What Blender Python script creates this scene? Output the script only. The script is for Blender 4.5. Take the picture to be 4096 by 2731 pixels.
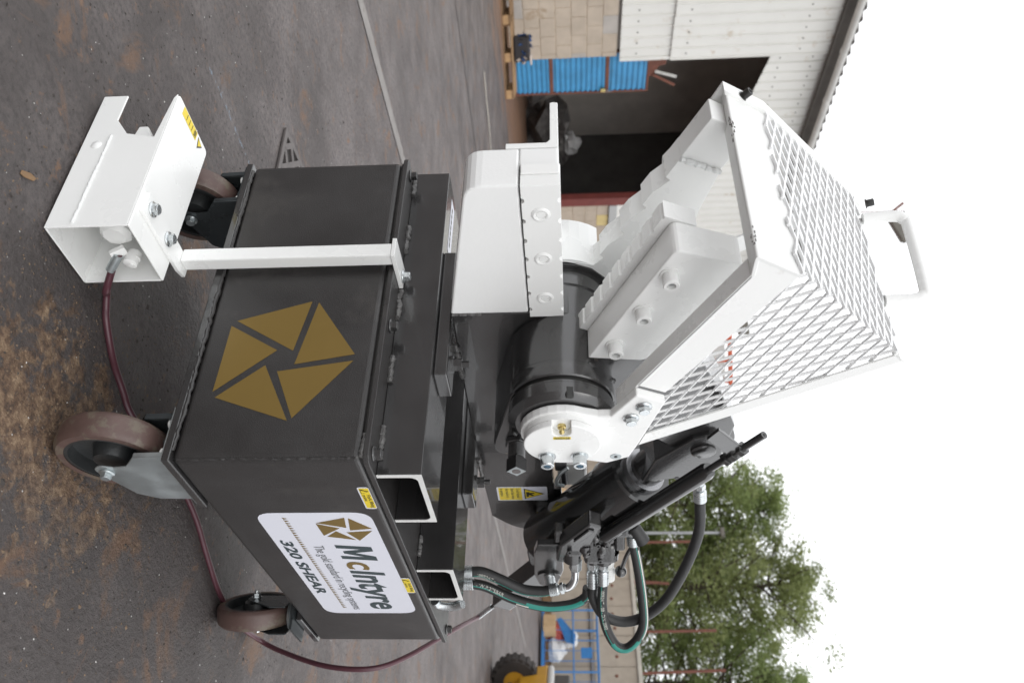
import bpy, bmesh, math, random
from math import sin, cos, pi, radians, sqrt, atan2
from mathutils import Vector, Matrix

random.seed(7)
for o in list(bpy.data.objects):
    bpy.data.objects.remove(o)
scene = bpy.context.scene
col = scene.collection

# ------------------------------------------------------------------ camera (the photograph lies on its side)
cam_d = bpy.data.cameras.new('camera')
cam = bpy.data.objects.new('camera', cam_d)
col.objects.link(cam)
CAM = Vector((-1.3277, -0.7060, 0.9761))
FWD = Vector((0.80969, 0.58310, -0.06626)).normalized()
RGT = Vector((0.58322, -0.81208, -0.01957)).normalized()
UPV = Vector((0.06522, 0.02279, 0.99761)).normalized()
mx = Matrix((UPV, -RGT, -FWD)).transposed().to_4x4()
mx.translation = CAM
cam.matrix_world = mx
cam_d.sensor_fit = 'HORIZONTAL'
cam_d.sensor_width = 36.0
cam_d.lens = 36.0 * 3400 / 4096
cam_d.clip_start = 0.05
cam_d.clip_end = 2000
cam_d.dof.use_dof = True
cam_d.dof.focus_distance = 1.9
cam_d.dof.aperture_fstop = 4.6
scene.camera = cam

# ------------------------------------------------------------------ overcast sky and soft sun
SUN_EL, SUN_AZ = radians(36), radians(236)      # azimuth of the sun measured from +x, counter-clockwise
world = bpy.data.worlds.new('World')
scene.world = world
world.use_nodes = True
wn = world.node_tree
wn.nodes.clear()
sky = wn.nodes.new('ShaderNodeTexSky')
sky.sky_type = 'NISHITA'
sky.sun_disc = False
sky.sun_elevation = SUN_EL
sky.sun_rotation = radians(90) - SUN_AZ
hsv = wn.nodes.new('ShaderNodeHueSaturation')
hsv.inputs['Saturation'].default_value = 0.05
mixw = wn.nodes.new('ShaderNodeMix')
mixw.data_type = 'RGBA'
mixw.inputs[0].default_value = 0.93             # a closed, even cloud layer hides nearly all of the clear sky
mixw.inputs[7].default_value = (10.6, 10.75, 11.0, 1)
bgw = wn.nodes.new('ShaderNodeBackground')
bgw.inputs['Strength'].default_value = 0.12
outw = wn.nodes.new('ShaderNodeOutputWorld')
wn.links.new(sky.outputs[0], hsv.inputs['Color'])
wn.links.new(hsv.outputs[0], mixw.inputs[6])
wn.links.new(mixw.outputs[2], bgw.inputs[0])
wn.links.new(bgw.outputs[0], outw.inputs[0])

sun_d = bpy.data.lights.new('sun', 'SUN')
sun_d.energy = 0.5
sun_d.angle = radians(35)
sun_d.color = (1.0, 0.97, 0.93)
sun = bpy.data.objects.new('sun', sun_d)
col.objects.link(sun)
sdir = Vector((cos(SUN_EL) * cos(SUN_AZ), cos(SUN_EL) * sin(SUN_AZ), sin(SUN_EL)))
sun.rotation_euler = sdir.to_track_quat('Z', 'Y').to_euler()
sun.location = (-5, -5, 12)

scene.view_settings.view_transform = 'Standard'
scene.view_settings.look = 'None'
scene.view_settings.exposure = 0.30
scene.view_settings.gamma = 1.0
scene.view_settings.use_curve_mapping = False
scene.render.engine = 'CYCLES'
scene.cycles.max_bounces = 8
scene.render.resolution_x = 1024
scene.render.resolution_y = 682


# ------------------------------------------------------------------ materials
def new_mat(name):
    m = bpy.data.materials.new(name)
    m.use_nodes = True
    nt = m.node_tree
    b = nt.nodes['Principled BSDF']
    return m, nt, b


def N(nt, kind, **kw):
    n = nt.nodes.new(kind)
    for k, v in kw.items():
        if k in n.inputs:
            n.inputs[k].default_value = v
        else:
            setattr(n, k, v)
    return n


def ramp(nt, fac, stops):
    r = nt.nodes.new('ShaderNodeValToRGB')
    e = r.color_ramp.elements
    e[0].position, e[0].color = stops[0]
    e[1].position, e[1].color = stops[-1]
    for p, c in stops[1:-1]:
        x = e.new(p)
        x.color = c
    nt.links.new(fac, r.inputs[0])
    return r


def c4(c):
    return (c[0], c[1], c[2], 1)


def mat(name, colr, rough=.5, metal=0., var=0., vscale=6., bump=0., bscale=300., rvar=0., spec=.5, coat=0.,
        dirt=None, dscale=12., dthr=.62):
    m, nt, b = new_mat(name)
    b.inputs['Base Color'].default_value = c4(colr)
    b.inputs['Roughness'].default_value = rough
    b.inputs['Metallic'].default_value = metal
    b.inputs['Specular IOR Level'].default_value = spec
    b.inputs['Coat Weight'].default_value = coat
    tc = N(nt, 'ShaderNodeTexCoord')
    src = None
    if var:
        n1 = N(nt, 'ShaderNodeTexNoise', Scale=vscale, Detail=6.0, Roughness=.6)
        nt.links.new(tc.outputs['Object'], n1.inputs['Vector'])
        lo = [max(0, c * (1 - var)) for c in colr]
        hi = [min(1, c * (1 + var)) for c in colr]
        r = ramp(nt, n1.outputs['Fac'], [(.3, c4(lo)), (.7, c4(hi))])
        src = r.outputs[0]
        if rvar:
            mr = N(nt, 'ShaderNodeMapRange')
            mr.inputs[1].default_value = .3
            mr.inputs[2].default_value = .7
            mr.inputs[3].default_value = rough - rvar
            mr.inputs[4].default_value = rough + rvar
            nt.links.new(n1.outputs['Fac'], mr.inputs[0])
            nt.links.new(mr.outputs[0], b.inputs['Roughness'])
    if dirt:
        n3 = N(nt, 'ShaderNodeTexNoise', Scale=dscale, Detail=8.0, Roughness=.7)
        nt.links.new(tc.outputs['Object'], n3.inputs['Vector'])
        rr = ramp(nt, n3.outputs['Fac'], [(dthr, (0, 0, 0, 1)), (dthr + .08, (1, 1, 1, 1))])
        mm = N(nt, 'ShaderNodeMix', data_type='RGBA')
        nt.links.new(rr.outputs[0], mm.inputs[0])
        if src:
            nt.links.new(src, mm.inputs[6])
        else:
            mm.inputs[6].default_value = c4(colr)
        mm.inputs[7].default_value = c4(dirt)
        src = mm.outputs[2]
    if src:
        nt.links.new(src, b.inputs['Base Color'])
    if bump:
        n2 = N(nt, 'ShaderNodeTexNoise', Scale=bscale, Detail=3.0)
        nt.links.new(tc.outputs['Object'], n2.inputs['Vector'])
        bp = N(nt, 'ShaderNodeBump', Strength=bump, Distance=.002)
        nt.links.new(n2.outputs['Fac'], bp.inputs['Height'])
        nt.links.new(bp.outputs[0], b.inputs['Normal'])
    return m


MT = {}
MT['tank'] = mat('tank_black_paint', (.028, .026, .0255), .36, spec=.7, var=.16, vscale=7, bump=.32, bscale=420, rvar=.09, dirt=(.042, .039, .037), dscale=5, dthr=.56)
MT['black'] = mat('black_enamel', (.028, .027, .027), .22, spec=.9, coat=.5, var=.15, vscale=9, bump=.12, bscale=160, rvar=.06)
MT['black_gloss'] = mat('black_gloss_enamel', (.016, .016, .016), .16, spec=.9, coat=.4, var=.15, vscale=9, bump=.06, bscale=120, rvar=.04)
MT['black_cast'] = mat('black_painted_casting', (.022, .021, .021), .26, spec=.9, coat=.3, var=.2, vscale=20, bump=.25, bscale=180)
MT['white'] = mat('white_enamel', (.86, .865, .85), .28, var=.02, vscale=5, bump=.10, bscale=90, rvar=.06, dirt=(.70, .69, .66), dscale=9, dthr=.67)
MT['white_rough'] = mat('white_enamel_brushed', (.85, .855, .845), .36, var=.02, vscale=5, bump=.12, bscale=150, dirt=(.72, .71, .68), dscale=14, dthr=.68)
MT['white_chip'] = mat('white_enamel_chipped', (.80, .805, .79), .3, var=.02, bump=.1, bscale=90, dirt=(.035, .03, .028), dscale=26, dthr=.66)
MT['mesh'] = mat('white_mesh_enamel', (.80, .805, .805), .35, bump=.2, bscale=120)
MT['weld'] = mat('painted_weld_bead', (.10, .097, .095), .32, var=.3, vscale=60, bump=1.0, bscale=160)
MT['weld_white'] = mat('white_weld_bead', (.76, .77, .76), .3, bump=.9, bscale=160)
MT['zinc'] = mat('zinc_plated_steel', (.62, .65, .66), .27, metal=.92, var=.12, vscale=30, rvar=.08, bump=.1, bscale=200)
MT['zinc_dull'] = mat('galvanised_bracket', (.46, .50, .51), .38, metal=.8, var=.2, vscale=14, rvar=.1, bump=.1, bscale=120)
MT['bracket_dark'] = mat('dark_pressed_steel', (.075, .085, .09), .30, metal=.6, var=.2, vscale=10, rvar=.08)
MT['steel'] = mat('ground_steel', (.30, .30, .31), .28, metal=.9, var=.15, vscale=12, rvar=.08)
MT['chrome'] = mat('bright_chrome', (.72, .73, .74), .12, metal=1., var=.08, vscale=20)
MT['brass'] = mat('brass_nipple', (.62, .50, .22), .28, metal=.9)
MT['blue_socket'] = mat('blue_socket_paint', (.08, .22, .36), .35, metal=.4)
MT['tyre'] = mat('brown_polyurethane', (.098, .060, .052), .45, var=.18, vscale=14, bump=.12, bscale=120, dirt=(.13, .105, .08), dscale=18, dthr=.52)
MT['hub'] = mat('black_cast_hub', (.028, .03, .031), .38, var=.2, vscale=20, bump=.3, bscale=150)
MT['gold'] = mat('gold_vinyl', (.235, .155, .042), .32, metal=.3, var=.05, vscale=4)
MT['vinyl'] = mat('white_vinyl', (.72, .73, .80), .35)
MT['ink'] = mat('dark_green_ink', (.035, .055, .062), .4)
MT['inkgrey'] = mat('grey_ink', (.16, .17, .18), .4)
MT['yellow'] = mat('yellow_vinyl', (.78, .60, .03), .38)
MT['blackink'] = mat('black_ink', (.02, .02, .018), .4)
MT['cable'] = mat('maroon_cable', (.085, .030, .040), .33, var=.1, vscale=30)
MT['hose'] = mat('black_rubber_hose', (.024, .024, .024), .5, var=.15, vscale=20, bump=.25, bscale=240)
MT['teal'] = mat('teal_stripe', (.02, .24, .195), .45, var=.1, vscale=30)
MT['stripe_white'] = mat('white_stripe', (.62, .62, .56), .45)
MT['plastic_white'] = mat('white_plastic', (.74, .74, .72), .45)
MT['steel_end'] = mat('white_painted_cut_end', (.68, .68, .665), .4, var=.06, vscale=25, bump=.4, bscale=200)


# ground: stained concrete yard
def ground_mat():
    m, nt, b = new_mat('stained_yard_concrete')
    tc = N(nt, 'ShaderNodeTexCoord')
    P = tc.outputs['Object']

    def noise(scale, detail=8., rough=.6, dist=0.):
        n = N(nt, 'ShaderNodeTexNoise', Scale=scale, Detail=detail, Roughness=rough, Distortion=dist)
        nt.links.new(P, n.inputs['Vector'])
        return n.outputs['Fac']

    def mix(fac, a, bb):
        x = N(nt, 'ShaderNodeMix', data_type='RGBA')
        nt.links.new(fac, x.inputs[0])
        for i, v in ((6, a), (7, bb)):
            if isinstance(v, tuple):
                x.inputs[i].default_value = v
            else:
                nt.links.new(v, x.inputs[i])
        return x.outputs[2]
    base = ramp(nt, noise(2.2, 10, .65, .3), [(.28, (.080, .067, .066, 1)), (.5, (.132, .114, .111, 1)), (.72, (.190, .167, .162, 1))]).outputs[0]
    fine = ramp(nt, noise(60, 6, .7), [(.36, (.045, .041, .040, 1)), (.52, (.5, .5, .5, 1)), (.70, (.74, .70, .66, 1))]).outputs[0]
    ov = N(nt, 'ShaderNodeMix', data_type='RGBA', blend_type='OVERLAY')
    ov.inputs[0].default_value = .62
    nt.links.new(base, ov.inputs[6])
    nt.links.new(fine, ov.inputs[7])
    c = ov.outputs[2]
    # rust stains
    om = N(nt, 'ShaderNodeMapping')
    om.inputs['Location'].default_value = (-.25, .15, 0)
    nt.links.new(P, om.inputs['Vector'])
    ol = N(nt, 'ShaderNodeVectorMath', operation='LENGTH')
    nt.links.new(om.outputs[0], ol.inputs[0])
    om2 = N(nt, 'ShaderNodeMapRange')
    om2.inputs[1].default_value = .4
    om2.inputs[2].default_value = 2.6
    om2.inputs[3].default_value = .17
    om2.inputs[4].default_value = -.05
    nt.links.new(ol.outputs['Value'], om2.inputs[0])
    oa = N(nt, 'ShaderNodeMath', operation='ADD')
    nt.links.new(om2.outputs[0], oa.inputs[0])
    nt.links.new(noise(1.7, 8, .65, .5), oa.inputs[1])
    oil = ramp(nt, oa.outputs[0], [(.44, (0, 0, 0, 1)), (.66, (.80, .80, .80, 1))]).outputs[0]
    c = mix(oil, c, (.050, .041, .039, 1))
    rm = ramp(nt, noise(4.3, 10, .70, .8), [(.565, (0, 0, 0, 1)), (.64, (.78, .78, .78, 1))]).outputs[0]
    c = mix(rm, c, (.165, .090, .050, 1))
    rm2 = ramp(nt, noise(17, 7, .7), [(.60, (0, 0, 0, 1)), (.67, (.8, .8, .8, 1))]).outputs[0]
    c = mix(rm2, c, (.20, .112, .065, 1))
    # sandy dirt spread round the near castor
    sx = N(nt, 'ShaderNodeMapping')
    sx.inputs['Location'].default_value = (.05, -.14, 0)
    sx.inputs['Rotation'].default_value = (0, 0, radians(20))
    sx.inputs['Scale'].default_value = (1.45, 2.3, 1)
    nt.links.new(P, sx.inputs['Vector'])
    sg = N(nt, 'ShaderNodeVectorMath', operation='LENGTH')
    nt.links.new(sx.outputs[0], sg.inputs[0])
    m1 = N(nt, 'ShaderNodeMapRange')
    m1.inputs[1].default_value = .15
    m1.inputs[2].default_value = 1.30
    m1.inputs[3].default_value = .20
    m1.inputs[4].default_value = -.22
    nt.links.new(sg.outputs['Value'], m1.inputs[0])
    ad = N(nt, 'ShaderNodeMath', operation='ADD')
    nt.links.new(m1.outputs[0], ad.inputs[0])
    nt.links.new(noise(13, 9, .72, .5), ad.inputs[1])
    dm = ramp(nt, ad.outputs[0], [(.59, (0, 0, 0, 1)), (.66, (.95, .95, .95, 1))]).outputs[0]
    dc = ramp(nt, noise(34, 7, .72), [(.36, (.034, .025, .020, 1)), (.47, (.12, .070, .042, 1)), (.56, (.21, .135, .080, 1)), (.66, (.33, .235, .15, 1))]).outputs[0]
    c = mix(dm, c, dc)
    # rusty dirt along the warehouse
    sp = N(nt, 'ShaderNodeSeparateXYZ')
    nt.links.new(P, sp.inputs[0])
    yy = N(nt, 'ShaderNodeMath', operation='MULTIPLY_ADD')
    nt.links.new(sp.outputs[0], yy.inputs[0])
    yy.inputs[1].default_value = -.13
    nt.links.new(sp.outputs[1], yy.inputs[2])
    m2 = N(nt, 'ShaderNodeMapRange')
    m2.inputs[1].default_value = 7.2
    m2.inputs[2].default_value = 10.6
    m2.inputs[3].default_value = -.30
    m2.inputs[4].default_value = .18
    nt.links.new(yy.outputs[0], m2.inputs[0])
    st = N(nt, 'ShaderNodeMapping')
    st.inputs['Scale'].default_value = (.35, 1.3, 1)
    nt.links.new(P, st.inputs['Vector'])
    ns = N(nt, 'ShaderNodeTexNoise', Scale=2.2, Detail=8., Roughness=.65, Distortion=.4)
    nt.links.new(st.outputs[0], ns.inputs['Vector'])
    a2 = N(nt, 'ShaderNodeMath', operation='ADD')
    nt.links.new(m2.outputs[0], a2.inputs[0])
    nt.links.new(ns.outputs['Fac'], a2.inputs[1])
    rs = ramp(nt, a2.outputs[0], [(.50, (0, 0, 0, 1)), (.64, (.85, .85, .85, 1))]).outputs[0]
    c = mix(rs, c, (.23, .125, .072, 1))
    # tyre smears: long streaks along the yard
    s3 = N(nt, 'ShaderNodeMapping')
    s3.inputs['Rotation'].default_value = (0, 0, radians(-6))
    s3.inputs['Scale'].default_value = (.25, 2.6, 1)
    nt.links.new(P, s3.inputs['Vector'])
    n5 = N(nt, 'ShaderNodeTexNoise', Scale=1.6, Detail=6., Roughness=.55)
    nt.links.new(s3.outputs[0], n5.inputs['Vector'])
    sm = ramp(nt, n5.outputs['Fac'], [(.52, (0, 0, 0, 1)), (.66, (.4, .4, .4, 1))]).outputs[0]
    c = mix(sm, c, (.072, .064, .062, 1))
    # chalky blue scrape left on the concrete
    mp = N(nt, 'ShaderNodeMapping')
    mp.inputs['Location'].default_value = (-.27, -1.262, 0)
    mp.inputs['Scale'].default_value = (1, 1, 1)
    nt.links.new(P, mp.inputs['Vector'])
    s4 = N(nt, 'ShaderNodeSeparateXYZ')
    nt.links.new(mp.outputs[0], s4.inputs[0])
    ab1 = N(nt, 'ShaderNodeMath', operation='ABSOLUTE')
    nt.links.new(s4.outputs[0], ab1.inputs[0])
    l1 = N(nt, 'ShaderNodeMath', operation='LESS_THAN')
    l1.inputs[1].default_value = .19
    nt.links.new(ab1.outputs[0], l1.inputs[0])
    ab2 = N(nt, 'ShaderNodeMath', operation='ABSOLUTE')
    nt.links.new(s4.outputs[1], ab2.inputs[0])
    l2 = N(nt, 'ShaderNodeMapRange')
    l2.inputs[1].default_value = 0
    l2.inputs[2].default_value = .030
    l2.inputs[3].default_value = .10
    l2.inputs[4].default_value = -.25
    nt.links.new(ab2.outputs[0], l2.inputs[0])
    a4 = N(nt, 'ShaderNodeMath', operation='ADD')
    nt.links.new(l2.outputs[0], a4.inputs[0])
    nt.links.new(noise(38, 6, .7), a4.inputs[1])
    g4 = N(nt, 'ShaderNodeMath', operation='GREATER_THAN')
    g4.inputs[1].default_value = .60
    nt.links.new(a4.outputs[0], g4.inputs[0])
    f4 = N(nt, 'ShaderNodeMath', operation='MULTIPLY')
    nt.links.new(g4.outputs[0], f4.inputs[0])
    nt.links.new(l1.outputs[0], f4.inputs[1])
    f5 = N(nt, 'ShaderNodeMath', operation='MULTIPLY')
    nt.links.new(f4.outputs[0], f5.inputs[0])
    f5.inputs[1].default_value = .7
    c = mix(f5.outputs[0], c, (.20, .255, .32, 1))
    nt.links.new(c, b.inputs['Base Color'])
    rr = N(nt, 'ShaderNodeMapRange')
    rr.inputs[1].default_value = .3
    rr.inputs[2].default_value = .7
    rr.inputs[3].default_value = .44
    rr.inputs[4].default_value = .72
    nt.links.new(noise(5, 6, .6), rr.inputs[0])
    nt.links.new(rr.outputs[0], b.inputs['Roughness'])
    bp = N(nt, 'ShaderNodeBump', Strength=1.0, Distance=.011)
    hb = N(nt, 'ShaderNodeMath', operation='MULTIPLY_ADD')
    nt.links.new(noise(75, 6, .7), hb.inputs[0])
    hb.inputs[1].default_value = .8
    nt.links.new(noise(14, 6, .65), hb.inputs[2])
    nt.links.new(hb.outputs[0], bp.inputs['Height'])
    nt.links.new(bp.outputs[0], b.inputs['Normal'])
    return m


MT['ground'] = ground_mat()
MT['strip'] = mat('pale_screed_strip', (.21, .195, .185), .6, var=.18, vscale=7, bump=.4, bscale=60, dirt=(.12, .10, .09), dscale=6, dthr=.58)
MT['joint'] = mat('dark_joint_filler', (.035, .030, .028), .7)
MT['iron'] = mat('worn_cast_iron', (.115, .102, .098), .5, metal=.25, var=.2, vscale=20, bump=.4, bscale=90)
MT['pit'] = mat('near_black', (.025, .021, .019), .8)
MT['chip_metal'] = mat('bright_swarf', (.55, .54, .52), .3, metal=.8)
MT['chip_stone'] = mat('sandy_crumb', (.165, .115, .075), .9, var=.5, vscale=30)
MT['chip_dark'] = mat('dark_grit', (.045, .038, .034), .8, var=.3, vscale=30)
MT['block'] = mat('sandy_concrete_block', (.47, .40, .325), .9, var=.12, vscale=2.5, bump=.5, bscale=70, dirt=(.33, .245, .165), dscale=1.3, dthr=.6)
MT['block2'] = mat('grey_concrete_block', (.42, .39, .36), .9, var=.12, vscale=2.5, bump=.5, bscale=70)
MT['block_y'] = mat('yellow_stained_block', (.62, .50, .24), .9, var=.1, vscale=3, bump=.4, bscale=70)
MT['mortar'] = mat('mortar', (.50, .41, .31), .95, var=.1, vscale=5)
MT['clad'] = mat('white_cladding', (.74, .735, .70), .42, var=.04, vscale=1.2, dirt=(.60, .54, .46), dscale=2.6, dthr=.60)
MT['clad_grey'] = mat('grey_flashing', (.44, .45, .45), .4)
MT['screw'] = mat('dark_screw', (.09, .08, .07), .5, metal=.4)
MT['roof'] = mat('fibre_cement_roof', (.13, .12, .11), .9, var=.2, vscale=3)
MT['gutter'] = mat('grey_gutter', (.78, .78, .75), .45, var=.12, vscale=3)
MT['blue'] = mat('blue_sheet', (.060, .285, .53), .42, var=.14, vscale=4, dirt=(.13, .16, .19), dscale=3.5, dthr=.63)
MT['rust'] = mat('rusty_red_steel', (.155, .055, .035), .7, var=.3, vscale=9, bump=.4, bscale=60)
MT['redpaint'] = mat('dark_red_paint', (.17, .042, .036), .5, var=.12, vscale=5)
MT['inwall'] = mat('lit_interior_blockwork', (.62, .57, .52), .9, var=.15, vscale=1.2)  # paler colour carries the light reaching the back wall
MT['indark'] = mat('shaded_interior', (.10, .095, .09), .9, var=.2, vscale=2)  # darker colour carries the shade on the right end wall
MT['scrap'] = mat('dull_scrap', (.14, .13, .125), .5, metal=.5, var=.5, vscale=8)
MT['sack'] = mat('white_sack', (.62, .62, .62), .7, var=.1, vscale=6)
MT['wood'] = mat('pallet_pine', (.40, .25, .125), .8, var=.3, vscale=9, bump=.4, bscale=60)
MT['wood_dark'] = mat('weathered_pallet_pine', (.22, .135, .07), .85, var=.3, vscale=9, bump=.4, bscale=60)
MT['bale_blue'] = mat('crushed_blue_sheet', (.03, .075, .20), .4, var=.5, vscale=16, metal=.3)
MT['bale_dark'] = mat('crushed_dark_sheet', (.025, .022, .024), .45, metal=.3)
MT['bale_pale'] = mat('crushed_pale_sheet', (.45, .38, .33), .5, var=.3, vscale=16)
MT['concrete'] = mat('weathered_concrete_panel', (.40, .345, .28), .9, var=.16, vscale=1.6, bump=.4, bscale=30, dirt=(.27, .21, .16), dscale=1.8, dthr=.62)
MT['concrete_pale'] = mat('pale_concrete_cap', (.52, .485, .42), .9, var=.1, vscale=2)
MT['ledge'] = mat('grey_steel_rail', (.27, .26, .255), .5, metal=.4, var=.15, vscale=4)
MT['ruststain'] = mat('rust_spot', (.17, .065, .04), .85)
MT['bark'] = mat('bark', (.075, .058, .045), .9, var=.3, vscale=6)
MT['bluepaint'] = mat('blue_cage_paint', (.035, .19, .47), .45, var=.12, vscale=8)
MT['red_bag'] = mat('red_printed_bag', (.48, .09, .07), .5, var=.3, vscale=5)
MT['card'] = mat('cardboard', (.50, .34, .19), .8, var=.1, vscale=6)
MT['fork_yellow'] = mat('truck_yellow', (.55, .29, .025), .45, var=.1, vscale=4, dirt=(.25, .15, .05), dscale=6, dthr=.64)
MT['rubber'] = mat('dusty_rubber', (.038, .032, .029), .85, var=.25, vscale=8, bump=.4, bscale=40)
MT['galv'] = mat('galvanised_post', (.36, .37, .38), .5, metal=.5, var=.1, vscale=3)
MT['orange'] = mat('orange_red_paint', (.52, .095, .035), .5, var=.12, vscale=4)
MT['panel_grey'] = mat('pale_grey_panel', (.52, .51, .49), .6)
MT['lamp_body'] = mat('brown_grey_lamp', (.13, .12, .10), .5, var=.2, vscale=6)


def leaf_mat(name, a, b_):
    m, nt, b = new_mat(name)
    tc = N(nt, 'ShaderNodeTexCoord')
    n = N(nt, 'ShaderNodeTexNoise', Scale=.9, Detail=5., Roughness=.7)
    nt.links.new(tc.outputs['Object'], n.inputs['Vector'])
    r = ramp(nt, n.outputs['Fac'], [(.3, c4(a)), (.7, c4(b_))])
    nt.links.new(r.outputs[0], b.inputs['Base Color'])
    b.inputs['Roughness'].default_value = .6
    tr = N(nt, 'ShaderNodeBsdfTranslucent')
    nt.links.new(r.outputs[0], tr.inputs['Color'])
    mx_ = N(nt, 'ShaderNodeMixShader')
    mx_.inputs[0].default_value = .5
    out = nt.nodes['Material Output']
    nt.links.new(b.outputs[0], mx_.inputs[1])
    nt.links.new(tr.outputs[0], mx_.inputs[2])
    nt.links.new(mx_.outputs[0], out.inputs['Surface'])
    return m


MT['leaf'] = leaf_mat('leaf_green', (.13, .18, .062), (.32, .385, .145))
MT['leaf2'] = leaf_mat('leaf_dark_green', (.115, .16, .07), (.26, .315, .13))
MT['leaf3'] = leaf_mat('leaf_olive', (.145, .18, .062), (.34, .38, .155))


# ------------------------------------------------------------------ mesh helpers
class B:
    def __init__(s):
        s.v = []
        s.f = []
        s.sm = []

    def add(s, vs, fs, smooth=False):
        k = len(s.v)
        s.v += [tuple(p) for p in vs]
        for f in fs:
            s.f.append(tuple(i + k for i in f))
            s.sm.append(smooth)
        return s

    def box(s, x0, x1, y0, y1, z0, z1):
        v = [(x, y, z) for x in (x0, x1) for y in (y0, y1) for z in (z0, z1)]
        return s.add(v, [(0, 1, 3, 2), (4, 6, 7, 5), (0, 4, 5, 1), (2, 3, 7, 6), (0, 2, 6, 4), (1, 5, 7, 3)])

    def obox(s, c, ax, ay, az):
        c, ax, ay, az = Vector(c), Vector(ax), Vector(ay), Vector(az)
        v = [c + i * ax + j * ay + k * az for i in (-1, 1) for j in (-1, 1) for k in (-1, 1)]
        return s.add(v, [(0, 1, 3, 2), (4, 6, 7, 5), (0, 4, 5, 1), (2, 3, 7, 6), (0, 2, 6, 4), (1, 5, 7, 3)])

    def bar(s, p, q, w, t, up=(0, 0, 1)):
        p, q = Vector(p), Vector(q)
        d = q - p
        u = Vector(up)
        a = d.cross(u).normalized()
        u = a.cross(d).normalized()
        return s.obox((p + q) / 2, d / 2, a * w / 2, u * t / 2)

    def prism(s, poly, a0, a1, ax='y'):
        n = len(poly)

        def mk(p, a):
            return {'y': (p[0], a, p[1]), 'x': (a, p[0], p[1]), 'z': (p[0], p[1], a)}[ax]
        v = [mk(p, a0) for p in poly] + [mk(p, a1) for p in poly]
        f = [tuple(range(n)), tuple(range(2 * n - 1, n - 1, -1))]
        f += [(i, (i + 1) % n, (i + 1) % n + n, i + n) for i in range(n)]
        return s.add(v, f)

    def cyl(s, p, q, r, r2=None, n=24, cap=True, smooth=True, ph=0.):
        p, q = Vector(p), Vector(q)
        r2 = r if r2 is None else r2
        d = (q - p).normalized()
        a = d.orthogonal().normalized()
        b = d.cross(a)
        ring = [a * cos(2 * pi * i / n + ph) + b * sin(2 * pi * i / n + ph) for i in range(n)]
        v = [p + w * r for w in ring] + [q + w * r2 for w in ring]
        s.add(v, [(i, (i + 1) % n, (i + 1) % n + n, i + n) for i in range(n)], smooth)
        if cap:
            s.add([p + w * r for w in ring], [tuple(range(n - 1, -1, -1))])
            s.add([q + w * r2 for w in ring], [tuple(range(n))])
        return s

    def lathe(s, prof, o, d, n=40, smooth=True):
        """prof: list of (distance along d, radius)"""
        o, d = Vector(o), Vector(d).normalized()
        a = d.orthogonal().normalized()
        b = d.cross(a)
        v, f = [], []
        for t, r in prof:
            for i in range(n):
                an = 2 * pi * i / n
                v.append(o + d * t + (a * cos(an) + b * sin(an)) * max(r, 1e-5))
        for k in range(len(prof) - 1):
            for i in range(n):
                j = (i + 1) % n
                f.append((k * n + i, k * n + j, (k + 1) * n + j, (k + 1) * n + i))
        return s.add(v, f, smooth)

    def tube(s, pts, r, n=12, sub=8, cap=True, lo=0., hi=1., arc=None, rad_fn=None, face=None):
        """catmull-rom tube; arc=(a0,a1) builds only a strip of the skin (for stripes)"""
        path = resample([Vector(p) for p in pts], sub)
        m = len(path)
        i0, i1 = int(lo * (m - 1)), int(hi * (m - 1))
        path = path[i0:i1 + 1]
        up = None
        rings = []
        for i, p in enumerate(path):
            t = (path[min(i + 1, len(path) - 1)] - path[max(i - 1, 0)]).normalized()
            if up is None:
                up = Vector((0, 0, 1)) if abs(t.z) < .9 else Vector((1, 0, 0))
            up = (up - t * up.dot(t)).normalized()
            sd = t.cross(up)
            rr = r if rad_fn is None else rad_fn(i / max(1, len(path) - 1))
            if arc:
                ba = atan2(face.dot(sd), face.dot(up)) if face else 0.
                an = [ba + arc[0] + (arc[1] - arc[0]) * k / (n - 1) for k in range(n)]
            else:
                an = [2 * pi * k / n for k in range(n)]
            rings.append([p + (up * cos(a) + sd * sin(a)) * rr for a in an])
        v = [q for rg in rings for q in rg]
        f = []
        for k in range(len(rings) - 1):
            for i in range(n if not arc else n - 1):
                j = (i + 1) % n
                f.append((k * n + i, k * n + j, (k + 1) * n + j, (k + 1) * n + i))
        s.add(v, f, True)
        if cap and not arc:
            s.add(rings[0], [tuple(range(n - 1, -1, -1))])
            s.add(rings[-1], [tuple(range(n))])
        return s

    def sphere(s, c, r, n=12, m=8, sc=(1, 1, 1)):
        prof = [(-cos(pi * k / m) * r, sin(pi * k / m) * r) for k in range(m + 1)]
        k0 = len(s.v)
        s.lathe(prof, (0, 0, 0), (0, 0, 1), n)
        for i in range(k0, len(s.v)):
            p = s.v[i]
            s.v[i] = (c[0] + p[0] * sc[0], c[1] + p[1] * sc[1], c[2] + p[2] * sc[2])
        return s

    def mesh(s, name, recalc=True):
        me = bpy.data.meshes.new(name)
        me.from_pydata(s.v, [], s.f)
        me.polygons.foreach_set('use_smooth', s.sm)
        if recalc:
            bm = bmesh.new()
            bm.from_mesh(me)
            bmesh.ops.remove_doubles(bm, verts=bm.verts, dist=1e-6)
            bmesh.ops.recalc_face_normals(bm, faces=bm.faces)
            bm.to_mesh(me)
            bm.free()
        me.update()
        return me

    def build(s, name, m, parent=None, bevel=0., label=None, kind=None, seg=2, recalc=True, sharp=40):
        me = s.mesh(name, recalc)
        if any(s.sm):
            me.set_sharp_from_angle(angle=radians(sharp))
        return link(name, me, m, parent, bevel, label, kind, seg)


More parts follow.
